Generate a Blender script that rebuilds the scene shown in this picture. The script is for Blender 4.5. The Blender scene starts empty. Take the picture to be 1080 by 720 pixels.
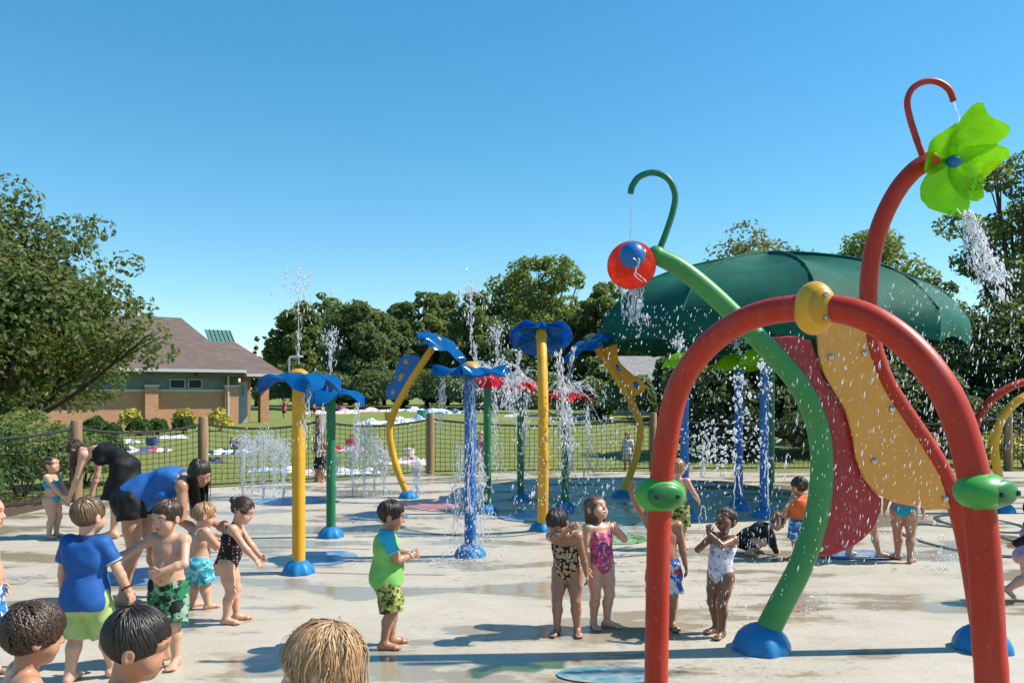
import bpy, bmesh, math, random
import numpy as np
from itertools import product
from mathutils import Vector, Matrix

random.seed(7)
RNG = np.random.default_rng(7)
S = bpy.context.scene
C = S.collection
FPX, HC, CX, HY = 840.0, 1.72, 540.0, 414.0     # focal length in px of the 1080 px photo, eye height, principal column, horizon row
R = math.radians


def at(px, py, Y):
    return Vector(((px - CX) / FPX * Y, Y, HC - (py - HY) / FPX * Y))


def gp(px, py, z=0.0):
    Y = FPX * (HC - z) / (py - HY)
    return Vector(((px - CX) / FPX * Y, Y, z))


def onplane(px, py, p, n):
    d = Vector(((px - CX) / FPX, 1.0, -(py - HY) / FPX))
    o = Vector((0, 0, HC))
    return o + d * ((Vector(p) - o).dot(n) / d.dot(n))


# ------------------------------------------------------------------ objects
def tag(o, label=None, cat=None, group=None, kind=None):
    if label: o['label'] = label
    if cat: o['category'] = cat
    if group: o['group'] = group
    if kind: o['kind'] = kind
    return o


def empty(name, loc, rz=0.0, label=None, cat=None, group=None):
    o = bpy.data.objects.new(name, None)
    o.empty_display_size = 0.2
    C.objects.link(o)
    o.location = loc
    o.rotation_euler = (0, 0, rz)
    return tag(o, label, cat, group)


def link(name, me, mat=None, parent=None, mats=None):
    o = bpy.data.objects.new(name, me)
    C.objects.link(o)
    if mat: me.materials.append(mat)
    for m in mats or []: me.materials.append(m)
    if parent: o.parent = parent
    return o


def copy_tree(o, parent=None):
    c = o.copy()
    C.objects.link(c)
    if parent: c.parent = parent
    for ch in [x for x in bpy.data.objects if x.parent == o]:
        copy_tree(ch, c)
    return c


def np_mesh(name, V, F, smooth=True):
    V = np.asarray(V, np.float32); F = np.asarray(F, np.int32)
    me = bpy.data.meshes.new(name)
    k = F.shape[1]
    me.vertices.add(len(V)); me.vertices.foreach_set('co', V.ravel())
    me.loops.add(F.size); me.loops.foreach_set('vertex_index', F.ravel())
    me.polygons.add(len(F))
    me.polygons.foreach_set('loop_start', np.arange(0, F.size, k, dtype=np.int32))
    me.polygons.foreach_set('loop_total', np.full(len(F), k, np.int32))
    me.polygons.foreach_set('use_smooth', np.full(len(F), smooth, bool))
    me.update(calc_edges=True)
    return me


def crom(pts, m=8):
    """Catmull-Rom through the points."""
    P = [Vector(p) for p in pts]
    P = [P[0] * 2 - P[1]] + P + [P[-1] * 2 - P[-2]]
    out = []
    for i in range(1, len(P) - 2):
        a, b, c, d = P[i - 1:i + 3]
        for j in range(m):
            t = j / m
            out.append(0.5 * (2 * b + (c - a) * t + (2 * a - 5 * b + 4 * c - d) * t * t + (3 * b - a - 3 * c + d) * t ** 3))
    out.append(P[-2])
    return out


class MB:
    def __init__(s): s.v = []; s.f = []

    def add(s, vs, fs):
        o = len(s.v)
        s.v += [tuple(v) for v in vs]
        s.f += [tuple(i + o for i in f) for f in fs]
        return s

    def box(s, c, size, M=None):
        c = Vector(c); hx, hy, hz = (q / 2 for q in size)
        vs = []
        for x, y, z in product((-1, 1), repeat=3):
            v = Vector((x * hx, y * hy, z * hz))
            vs.append(c + (M @ v if M else v))
        return s.add(vs, [(0, 1, 3, 2), (4, 6, 7, 5), (0, 4, 5, 1), (2, 3, 7, 6), (0, 2, 6, 4), (1, 5, 7, 3)])

    def tube(s, pts, r, n=12, cap=True, rnd=False):
        P = [Vector(p) for p in pts]
        L = len(P)
        rr = list(r) if hasattr(r, '__len__') else [r] * L
        if len(rr) != L:
            rr = [rr[0] + (rr[-1] - rr[0]) * i / (L - 1) for i in range(L)]
        t0 = (P[1] - P[0]).normalized()
        u = t0.orthogonal().normalized()
        rings = []
        for i in range(L):
            t = (P[min(i + 1, L - 1)] - P[max(i - 1, 0)]).normalized()
            u = (u - t * u.dot(t)).normalized()
            w = t.cross(u)
            rings.append((P[i], u.copy(), w, rr[i], t))
        if rnd:
            a = rings[0]; b = rings[-1]
            pre = [(a[0] - a[4] * a[3] * math.sin(q), a[1], a[2], a[3] * math.cos(q), a[4]) for q in (1.35, .9, .45)]
            post = [(b[0] + b[4] * b[3] * math.sin(q), b[1], b[2], b[3] * math.cos(q), b[4]) for q in (.45, .9, 1.35)]
            rings = pre + rings + post
        vs = []; fs = []
        for p, a, b, q, _ in rings:
            for j in range(n):
                an = 2 * math.pi * j / n
                vs.append(p + (a * math.cos(an) + b * math.sin(an)) * q)
        L = len(rings)
        for i in range(L - 1):
            for j in range(n):
                k = (j + 1) % n
                fs.append((i * n + j, i * n + k, (i + 1) * n + k, (i + 1) * n + j))
        if cap:
            fs.append(tuple(range(n - 1, -1, -1)))
            fs.append(tuple((L - 1) * n + j for j in range(n)))
        return s.add(vs, fs)

    def lathe(s, c, prof, n=20, M=None, sx=1, sy=1):
        c = Vector(c); vs = []; fs = []
        for r, z in prof:
            for j in range(n):
                a = 2 * math.pi * j / n
                v = Vector((r * math.cos(a) * sx, r * math.sin(a) * sy, z))
                vs.append(c + (M @ v if M else v))
        L = len(prof)
        for i in range(L - 1):
            for j in range(n):
                k = (j + 1) % n
                fs.append((i * n + j, i * n + k, (i + 1) * n + k, (i + 1) * n + j))
        fs.append(tuple(range(n - 1, -1, -1)))
        fs.append(tuple((L - 1) * n + j for j in range(n)))
        return s.add(vs, fs)

    def ell(s, c, r, M=None, n=20, m=12):
        prof = [(math.sin(math.pi * i / m), -math.cos(math.pi * i / m)) for i in range(m + 1)]
        prof[0] = (0.02, -1); prof[-1] = (0.02, 1)
        c = Vector(c); D = Matrix.Diagonal(Vector(r))
        return s.lathe(c, prof, n, (M @ D) if M else D)

    def prism(s, pts, off):
        """closed outline extruded by the vector off, edges slightly rounded"""
        n = len(pts); P = [Vector(p) for p in pts]; off = Vector(off)
        c = sum(P, Vector()) / n
        e = off.length * .35
        ins = lambda q: q + (c - q).normalized() * e
        vs = [ins(q) for q in P] + [q + off * .3 for q in P] + [q + off * .7 for q in P] + [ins(q) + off for q in P]
        fs = [tuple(range(n - 1, -1, -1)), tuple(3 * n + i for i in range(n))]
        for a in range(3):
            for i in range(n):
                k = (i + 1) % n
                fs.append((a * n + i, a * n + k, (a + 1) * n + k, (a + 1) * n + i))
        return s.add(vs, fs)

    def sheet(s, fn, nu, nv, thick=None):
        """fn(u,v) -> point; with a thickness the sheet is closed along its normals"""
        top = [[Vector(fn(i / nu, j / nv)) for j in range(nv + 1)] for i in range(nu + 1)]
        idx = lambda i, j: i * (nv + 1) + j
        vs = [p for row in top for p in row]
        fs = [(idx(i, j), idx(i + 1, j), idx(i + 1, j + 1), idx(i, j + 1)) for i in range(nu) for j in range(nv)]
        if thick:
            N = (nu + 1) * (nv + 1)
            low = []
            for i in range(nu + 1):
                for j in range(nv + 1):
                    a = top[min(i + 1, nu)][j] - top[max(i - 1, 0)][j]
                    b = top[i][min(j + 1, nv)] - top[i][max(j - 1, 0)]
                    nn = a.cross(b)
                    nn = nn.normalized() if nn.length > 1e-12 else Vector((0, 0, 1))
                    low.append(top[i][j] - nn * thick)
            vs += low
            fs += [tuple(N + q for q in reversed(f)) for f in fs]
            ring = [(i, 0) for i in range(nu + 1)] + [(nu, j) for j in range(1, nv + 1)] + [(i, nv) for i in range(nu - 1, -1, -1)] + [(0, j) for j in range(nv - 1, 0, -1)]
            for q in range(len(ring)):
                a = idx(*ring[q]); b = idx(*ring[(q + 1) % len(ring)])
                fs.append((b, a, N + a, N + b))
        return s.add(vs, fs)

    def build(s, name, mat, parent=None, smooth=True, ang=40):
        me = bpy.data.meshes.new(name)
        me.from_pydata(s.v, [], s.f)
        bm = bmesh.new(); bm.from_mesh(me)
        bmesh.ops.recalc_face_normals(bm, faces=bm.faces)
        bm.to_mesh(me); bm.free()
        if smooth:
            me.polygons.foreach_set('use_smooth', np.ones(len(me.polygons), bool))
            me.set_sharp_from_angle(angle=R(ang))
        me.update()
        return link(name, me, mat, parent)


# ------------------------------------------------------------------ materials
def nt_mat(name):
    m = bpy.data.materials.new(name); m.use_nodes = True
    nt = m.node_tree
    return m, nt, nt.nodes['Principled BSDF']


def nd(nt, typ, **kw):
    n = nt.nodes.new(typ)
    for k, v in kw.items():
        if k in n.inputs.keys(): n.inputs[k].default_value = v
        else: setattr(n, k, v)
    return n


def rgba(c): return (c[0], c[1], c[2], 1.0)


def ramp(nt, src, stops, interp='LINEAR'):
    r = nd(nt, 'ShaderNodeValToRGB'); cr = r.color_ramp; cr.interpolation = interp
    while len(cr.elements) < len(stops): cr.elements.new(0.5)
    for e, (p, c) in zip(cr.elements, stops):
        e.position = p
        e.color = rgba(c) if hasattr(c, '__len__') else (c, c, c, 1)
    nt.links.new(src, r.inputs[0])
    return r.outputs[0]


def mixc(nt, fac, a, b, mode='MIX'):
    n = nd(nt, 'ShaderNodeMix', data_type='RGBA', blend_type=mode)
    for sock, v in ((n.inputs[0], fac), (n.inputs[6], a), (n.inputs[7], b)):
        if hasattr(v, 'is_linked'): nt.links.new(v, sock)
        elif hasattr(v, '__len__'): sock.default_value = rgba(v)
        else: sock.default_value = v
    return n.outputs[2]


def bump(nt, b, src, strength=.3, dist=.01):
    n = nd(nt, 'ShaderNodeBump'); n.inputs['Strength'].default_value = strength; n.inputs['Distance'].default_value = dist
    nt.links.new(src, n.inputs['Height']); nt.links.new(n.outputs[0], b.inputs['Normal'])


def coords(nt, kind='Object', scale=(1, 1, 1)):
    tc = nd(nt, 'ShaderNodeTexCoord'); mp = nd(nt, 'ShaderNodeMapping')
    mp.inputs['Scale'].default_value = scale
    nt.links.new(tc.outputs[kind], mp.inputs[0])
    return mp.outputs[0]


def noise_tex(nt, vec, scale, detail=4, rough=.55):
    n = nd(nt, 'ShaderNodeTexNoise'); n.inputs['Scale'].default_value = scale
    n.inputs['Detail'].default_value = detail; n.inputs['Roughness'].default_value = rough
    nt.links.new(vec, n.inputs['Vector'])
    return n.outputs['Fac']


def pm(name, c, c2=None, scale=8, rough=.5, bmp=0, bscale=60, trans=0, ior=1.45, spec=.5, metal=0, coat=0, lo=.35, hi=.65, sss=0, stretch=(1, 1, 1)):
    m, nt, b = nt_mat(name)
    v = coords(nt, 'Object', stretch)
    if c2 is None: c2 = tuple(q * .82 for q in c)
    n = noise_tex(nt, v, scale)
    nt.links.new(ramp(nt, n, [(lo, c), (hi, c2)]), b.inputs['Base Color'])
    b.inputs['Roughness'].default_value = rough
    b.inputs['IOR'].default_value = ior
    b.inputs['Specular IOR Level'].default_value = spec
    b.inputs['Metallic'].default_value = metal
    b.inputs['Transmission Weight'].default_value = trans
    b.inputs['Coat Weight'].default_value = coat
    b.inputs['Coat Roughness'].default_value = .1
    if sss:
        b.inputs['Subsurface Weight'].default_value = sss
        b.inputs['Subsurface Radius'].default_value = (.02, .008, .004)
        b.inputs['Subsurface Scale'].default_value = .4
    if bmp: bump(nt, b, noise_tex(nt, v, bscale), bmp, .004)
    return m


def paint(name, c):
    """powder-coated steel: faint wear, water marks, small orange-peel"""
    m, nt, b = nt_mat(name)
    v = coords(nt)
    n1 = noise_tex(nt, v, 3.0, 6, .6); n2 = noise_tex(nt, v, 45, 3)
    a = ramp(nt, n1, [(.3, tuple(q * .8 for q in c)), (.7, tuple(min(1, q * 1.06 + .004) for q in c))])
    n4 = noise_tex(nt, coords(nt, 'Object', (1, 1, .22)), 16, 5, .65)
    a = mixc(nt, ramp(nt, n4, [(.50, 0), (.72, .42)]), a, tuple(q * .72 + .06 for q in c))
    sp = ramp(nt, n2, [(.63, 0), (.72, .26)])
    nt.links.new(mixc(nt, sp, a, tuple(min(1, q * .6 + .25) for q in c)), b.inputs['Base Color'])
    nt.links.new(ramp(nt, n1, [(.3, .32), (.7, .52)]), b.inputs['Roughness'])
    b.inputs['Specular IOR Level'].default_value = .32
    bump(nt, b, n2, .12, .002)
    return m


def plastic(name, c, alpha_t=.55):
    """translucent coloured acrylic"""
    m, nt, b = nt_mat(name)
    out = nt.nodes['Material Output']
    v = coords(nt)
    n = noise_tex(nt, v, 14, 4)
    tl = nd(nt, 'ShaderNodeBsdfTranslucent'); tp = nd(nt, 'ShaderNodeBsdfTransparent')
    tl.inputs[0].default_value = rgba(c)
    tp.inputs[0].default_value = rgba(tuple(min(1, q ** .6) for q in c))
    b.inputs['Base Color'].default_value = rgba(c); b.inputs['Roughness'].default_value = .12
    m1 = nd(nt, 'ShaderNodeMixShader'); m2 = nd(nt, 'ShaderNodeMixShader')
    m1.inputs[0].default_value = .55
    nt.links.new(b.outputs[0], m1.inputs[1]); nt.links.new(tl.outputs[0], m1.inputs[2])
    nt.links.new(ramp(nt, n, [(.3, alpha_t * .7), (.7, alpha_t)]), m2.inputs[0])
    nt.links.new(m1.outputs[0], m2.inputs[1]); nt.links.new(tp.outputs[0], m2.inputs[2])
    nt.links.new(m2.outputs[0], out.inputs[0])
    bump(nt, b, noise_tex(nt, v, 25), .25, .004)
    return m


def leafmat(name, c1, c2, c3=None, tl=.35):
    m, nt, b = nt_mat(name)
    out = nt.nodes['Material Output']
    g = nd(nt, 'ShaderNodeNewGeometry')
    st = [(0, c1), (.6, c2), (1, c3 or c2)]
    col = ramp(nt, g.outputs['Random Per Island'], st)
    n = noise_tex(nt, coords(nt), .5, 2)
    col = mixc(nt, ramp(nt, n, [(.3, 0), (.7, .45)]), col, c1)
    nt.links.new(col, b.inputs['Base Color'])
    b.inputs['Roughness'].default_value = .5; b.inputs['Specular IOR Level'].default_value = .3
    t = nd(nt, 'ShaderNodeBsdfTranslucent')
    nt.links.new(mixc(nt, .4, col, (.35, .42, .06)), t.inputs[0])
    mx = nd(nt, 'ShaderNodeMixShader'); mx.inputs[0].default_value = tl
    nt.links.new(b.outputs[0], mx.inputs[1]); nt.links.new(t.outputs[0], mx.inputs[2])
    nt.links.new(mx.outputs[0], out.inputs[0])
    return m


M = {}
M['red'] = paint('red_paint', (.45, .026, .007))
M['green'] = paint('green_paint', (.05, .26, .065))
M['dgreen'] = paint('dark_green_paint', (.012, .16, .065))
M['yellow'] = paint('yellow_paint', (.72, .36, .02))
M['blue'] = paint('blue_paint', (.006, .13, .40))
M['bluefoot'] = paint('blue_foot_paint', (.006, .17, .40))
M['steel'] = pm('steel', (.55, .55, .55), (.4, .4, .4), 20, .25, metal=.9)
M['white_pipe'] = pm('white_pipe', (.8, .8, .8), rough=.3)
M['dark'] = pm('dark_rubber', (.02, .02, .02), rough=.6)
M['lime'] = plastic('lime_acrylic', (.42, .72, .03), .75)
M['redacr'] = plastic('red_acrylic', (.85, .075, .03), .45)
M['petalblue'] = plastic('blue_acrylic', (.006, .17, .48), .10)
M['petalred'] = plastic('red_petal', (.68, .04, .05), .3)
M['podgreen'] = paint('pod_green', (.055, .34, .055))
M['poddark'] = paint('pod_dark_green', (.02, .17, .035))
M['podyellow'] = paint('pod_yellow', (.70, .36, .02))
M['podamber'] = paint('pod_amber', (.55, .26, .015))


def panelmat(name, c):
    m, nt, b = nt_mat(name)
    v = coords(nt, 'Object', (1, 1, .28))
    n = noise_tex(nt, v, 70, 2, .5); n3 = noise_tex(nt, coords(nt), 2.5, 5)
    a = ramp(nt, n3, [(.3, tuple(q * .86 for q in c)), (.7, c)])
    nt.links.new(mixc(nt, ramp(nt, n, [(.60, 0), (.68, .35)]), a, tuple(q * .6 + .25 for q in c)), b.inputs['Base Color'])
    nt.links.new(ramp(nt, n, [(.5, .45), (.65, .15)]), b.inputs['Roughness'])
    bump(nt, b, n, .25, .003)
    return m


M['panelred'] = panelmat('red_panel', (.40, .02, .025))
M['panelorange'] = panelmat('orange_panel', (.80, .335, .05))


def watermat(name, t):
    m, nt, b = nt_mat(name)
    b.inputs['Base Color'].default_value = (.93, .96, 1, 1)
    b.inputs['Roughness'].default_value = .12
    b.inputs['IOR'].default_value = 1.33
    b.inputs['Transmission Weight'].default_value = t
    tl = nd(nt, 'ShaderNodeBsdfTranslucent'); tl.inputs[0].default_value = (.95, .97, 1, 1)
    mx = nd(nt, 'ShaderNodeMixShader'); mx.inputs[0].default_value = .26
    nt.links.new(b.outputs[0], mx.inputs[1]); nt.links.new(tl.outputs[0], mx.inputs[2]); nt.links.new(mx.outputs[0], nt.nodes['Material Output'].inputs[0])
    return m


M['water'] = watermat('water', .72)


def concrete():
    m, nt, b = nt_mat('pad_concrete')
    v = coords(nt)
    n1 = noise_tex(nt, v, .35, 6, .6); n2 = noise_tex(nt, v, 2.4, 8, .65); n3 = noise_tex(nt, v, 90, 3, .6)
    n4 = noise_tex(nt, coords(nt, 'Object', (.55, 1.5, 1)), .9, 7, .62)
    a = ramp(nt, n1, [(.3, (.53, .465, .365)), (.7, (.42, .35, .255))])
    a = mixc(nt, ramp(nt, n2, [(.35, 0), (.75, .65)]), a, (.58, .54, .46))
    a = mixc(nt, ramp(nt, n3, [(.35, 0), (.75, .75)]), a, (.25, .225, .18))
    n5 = noise_tex(nt, v, 9, 6, .7)
    a = mixc(nt, ramp(nt, n5, [(.52, 0), (.72, .38)]), a, (.26, .235, .19))
    wet = ramp(nt, n4, [(.515, 0), (.555, 1)])
    a = mixc(nt, wet, a, (.66, .63, .56), 'MULTIPLY')
    n6 = noise_tex(nt, v, 30, 5, .7)
    a = mixc(nt, ramp(nt, n6, [(.56, 0), (.70, .30)]), a, (.20, .17, .13))
    nt.links.new(a, b.inputs['Base Color'])
    pud = ramp(nt, n4, [(.42, .62), (.515, .42), (.555, .16), (.66, .05)])
    nt.links.new(pud, b.inputs['Roughness'])
    dry = nd(nt, 'ShaderNodeMath', operation='MULTIPLY'); nt.links.new(n3, dry.inputs[0]); nt.links.new(pud, dry.inputs[1])
    bump(nt, b, dry.outputs[0], .3, .005)
    return m


def grass():
    m, nt, b = nt_mat('lawn_grass')
    v = coords(nt)
    n1 = noise_tex(nt, v, .12, 5, .6); n2 = noise_tex(nt, v, 1.3, 6, .7); n3 = noise_tex(nt, v, 28, 4, .7)
    a = ramp(nt, n1, [(.3, (.20, .23, .065)), (.7, (.27, .27, .10))])
    a = mixc(nt, ramp(nt, n2, [(.35, 0), (.7, .6)]), a, (.21, .25, .06))
    a = mixc(nt, ramp(nt, n3, [(.35, 0), (.65, .7)]), a, (.11, .145, .033))
    nt.links.new(a, b.inputs['Base Color']); b.inputs['Roughness'].default_value = .9
    b.inputs['Specular IOR Level'].default_value = .15
    bump(nt, b, n3, .7, .05)
    return m


def brick(name, c1, c2, mortar):
    m, nt, b = nt_mat(name)
    tc = nd(nt, 'ShaderNodeTexCoord'); sx = nd(nt, 'ShaderNodeSeparateXYZ'); nt.links.new(tc.outputs['Object'], sx.inputs[0])
    ad = nd(nt, 'ShaderNodeMath', operation='ADD'); nt.links.new(sx.outputs[0], ad.inputs[0]); nt.links.new(sx.outputs[1], ad.inputs[1])
    cb = nd(nt, 'ShaderNodeCombineXYZ'); nt.links.new(ad.outputs[0], cb.inputs[0]); nt.links.new(sx.outputs[2], cb.inputs[1])
    br = nd(nt, 'ShaderNodeTexBrick')
    br.inputs['Color1'].default_value = rgba(c1); br.inputs['Color2'].default_value = rgba(c2); br.inputs['Mortar'].default_value = rgba(mortar)
    br.inputs['Scale'].default_value = 1; br.inputs['Brick Width'].default_value = .3; br.inputs['Row Height'].default_value = .1; br.inputs['Mortar Size'].default_value = .012
    nt.links.new(cb.outputs[0], br.inputs['Vector'])
    n = noise_tex(nt, tc.outputs['Object'], 1.2, 5)
    nt.links.new(mixc(nt, ramp(nt, n, [(.3, 0), (.7, .5)]), br.outputs[0], c2), b.inputs['Base Color'])
    b.inputs['Roughness'].default_value = .85
    bump(nt, b, br.outputs['Fac'], -.4, .01)
    return m


def shingle(name, c1, c2):
    m, nt, b = nt_mat(name)
    tc = nd(nt, 'ShaderNodeTexCoord'); sx = nd(nt, 'ShaderNodeSeparateXYZ'); nt.links.new(tc.outputs['Object'], sx.inputs[0])
    ad = nd(nt, 'ShaderNodeMath', operation='ADD'); nt.links.new(sx.outputs[0], ad.inputs[0]); nt.links.new(sx.outputs[1], ad.inputs[1])
    cb = nd(nt, 'ShaderNodeCombineXYZ'); nt.links.new(ad.outputs[0], cb.inputs[0]); nt.links.new(sx.outputs[2], cb.inputs[1])
    br = nd(nt, 'ShaderNodeTexBrick')
    br.inputs['Color1'].default_value = rgba(c1); br.inputs['Color2'].default_value = rgba(c2); br.inputs['Mortar'].default_value = rgba(tuple(q * .5 for q in c1))
    br.inputs['Scale'].default_value = 1; br.inputs['Brick Width'].default_value = .5; br.inputs['Row Height'].default_value = .16; br.inputs['Mortar Size'].default_value = .015
    nt.links.new(cb.outputs[0], br.inputs['Vector'])
    n = noise_tex(nt, tc.outputs['Object'], 1.0, 6)
    nt.links.new(mixc(nt, ramp(nt, n, [(.3, 0), (.7, .6)]), br.outputs[0], c2), b.inputs['Base Color'])
    b.inputs['Roughness'].default_value = .9
    return m


M['concrete'] = concrete(); M['grass'] = grass()
M['brick'] = brick('tan_brick', (.58, .275, .14), (.45, .205, .105), (.36, .29, .22))
M['shingle'] = shingle('brown_shingle', (.175, .122, .103), (.115, .082, .073))
M['greyshingle'] = shingle('grey_shingle', (.30, .29, .28), (.22, .21, .21))
M['siding'] = pm('grey_green_siding', (.17, .20, .18), (.13, .155, .14), 3, .7)
M['gutter'] = pm('gutter_white', (.55, .56, .54), rough=.5)
M['door'] = pm('pale_blue_door', (.34, .40, .44), (.28, .34, .38), 3, .5)
M['glass'] = pm('dark_glass', (.015, .02, .025), rough=.25, spec=.25)
M['mulch'] = pm('mulch', (.10, .065, .04), (.035, .022, .015), 40, .95, .8, 60)
M['bark'] = pm('bark', (.075, .055, .04), (.035, .026, .02), 14, .9, .8, 30, stretch=(1, 1, .25))
M['post'] = pm('post_wood', (.33, .22, .115), (.19, .12, .065), 9, .85, .5, 40, stretch=(1, 1, .15))
M['rope'] = pm('black_rope', (.018, .018, .02), rough=.7)
M['canopy'] = pm('green_canvas', (.004, .102, .068), (.003, .068, .046), 2, .72, spec=.2, bmp=.15, bscale=90)
M['eyewhite'] = pm('eye_white', (.75, .73, .70), rough=.2)
M['iris'] = pm('iris_brown', (.03, .016, .008), rough=.08)


def cloth(name, c, kind=None, c2=None, c3=None, scale=30):
    m, nt, b = nt_mat(name)
    v = coords(nt)
    b.inputs['Roughness'].default_value = .65
    b.inputs['Specular IOR Level'].default_value = .25
    fold = noise_tex(nt, v, 14, 3)
    base = None
    if kind == 'dots':
        vo = nd(nt, 'ShaderNodeTexVoronoi'); vo.inputs['Scale'].default_value = scale; vo.inputs['Randomness'].default_value = .35
        nt.links.new(v, vo.inputs['Vector'])
        base = ramp(nt, vo.outputs['Distance'], [(.24, c2), (.30, c)])
    elif kind == 'leopard':
        vo = nd(nt, 'ShaderNodeTexVoronoi'); vo.inputs['Scale'].default_value = scale; nt.links.new(v, vo.inputs['Vector'])
        base = ramp(nt, vo.outputs['Distance'], [(.22, c3 or c2), (.34, c2), (.50, c2), (.60, c)])
    elif kind == 'print':
        n = noise_tex(nt, v, scale, 3, .6); n2 = noise_tex(nt, coords(nt, 'Object', (1.3, .8, 1.7)), scale * .8, 3, .6)
        base = ramp(nt, n, [(.49, c), (.52, c2)])
        if c3: base = mixc(nt, ramp(nt, n2, [(.55, 0), (.58, 1)]), base, c3)
    if base is None: base = ramp(nt, fold, [(.35, c), (.7, tuple(q * .8 for q in c))])
    nt.links.new(base, b.inputs['Base Color'])
    bump(nt, b, fold, .35, .01)
    return m


def skin(name, c):
    m, nt, b = nt_mat(name)
    v = coords(nt)
    n = noise_tex(nt, v, 11, 4); n2 = noise_tex(nt, v, 140, 2)
    a = ramp(nt, n, [(.3, c), (.7, (c[0] * .88, c[1] * .8, c[2] * .76))])
    n5 = noise_tex(nt, v, 26, 5, .6); n6 = noise_tex(nt, v, 4, 3)
    a = mixc(nt, ramp(nt, n5, [(.45, 0), (.75, .30)]), a, (c[0] * .95, c[1] * .62, c[2] * .56))
    a = mixc(nt, ramp(nt, n6, [(.45, 0), (.7, .35)]), a, (c[0] * .80, c[1] * .78, c[2] * .74))
    at_ = nd(nt, 'ShaderNodeAttribute', attribute_name='Col')
    a = mixc(nt, 1.0, a, at_.outputs[0], 'MULTIPLY')
    nt.links.new(a, b.inputs['Base Color'])
    nt.links.new(ramp(nt, n, [(.3, .24), (.7, .46)]), b.inputs['Roughness'])
    b.inputs['Subsurface Weight'].default_value = .12
    b.inputs['Subsurface Radius'].default_value = (.012, .005, .003)
    b.inputs['Subsurface Scale'].default_value = .5
    bump(nt, b, n2, .12, .002)
    return m


SKIN = {'fair': skin('skin_fair', (.60, .35, .24)), 'tan': skin('skin_tan', (.46, .24, .145)), 'brown': skin('skin_brown', (.22, .105, .06)), 'mid': skin('skin_mid', (.36, .18, .105))}


def hairmat(name, c, c2, rough=.42):
    m, nt, b = nt_mat(name)
    g = nd(nt, 'ShaderNodeNewGeometry')
    n = noise_tex(nt, coords(nt, 'Object', (1, 1, .3)), 60, 3)
    a = ramp(nt, g.outputs['Random Per Island'], [(0, c), (1, c2)])
    nt.links.new(mixc(nt, ramp(nt, n, [(.35, 0), (.7, .5)]), a, tuple(q * .6 for q in c)), b.inputs['Base Color'])
    b.inputs['Roughness'].default_value = rough
    bump(nt, b, n, .5, .004)
    return m


HAIR = {'black': hairmat('hair_black', (.010, .007, .006), (.030, .019, .013), .42),
        'brown': hairmat('hair_brown', (.028, .014, .008), (.075, .04, .022), .4),
        'lbrown': hairmat('hair_light_brown', (.10, .055, .03), (.19, .11, .055)),
        'blond': hairmat('hair_blond', (.27, .145, .065), (.54, .335, .17))}
# ------------------------------------------------------------------ people: signed distance field -> one continuous skin
V3 = lambda *a: np.array(a, np.float64)


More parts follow.
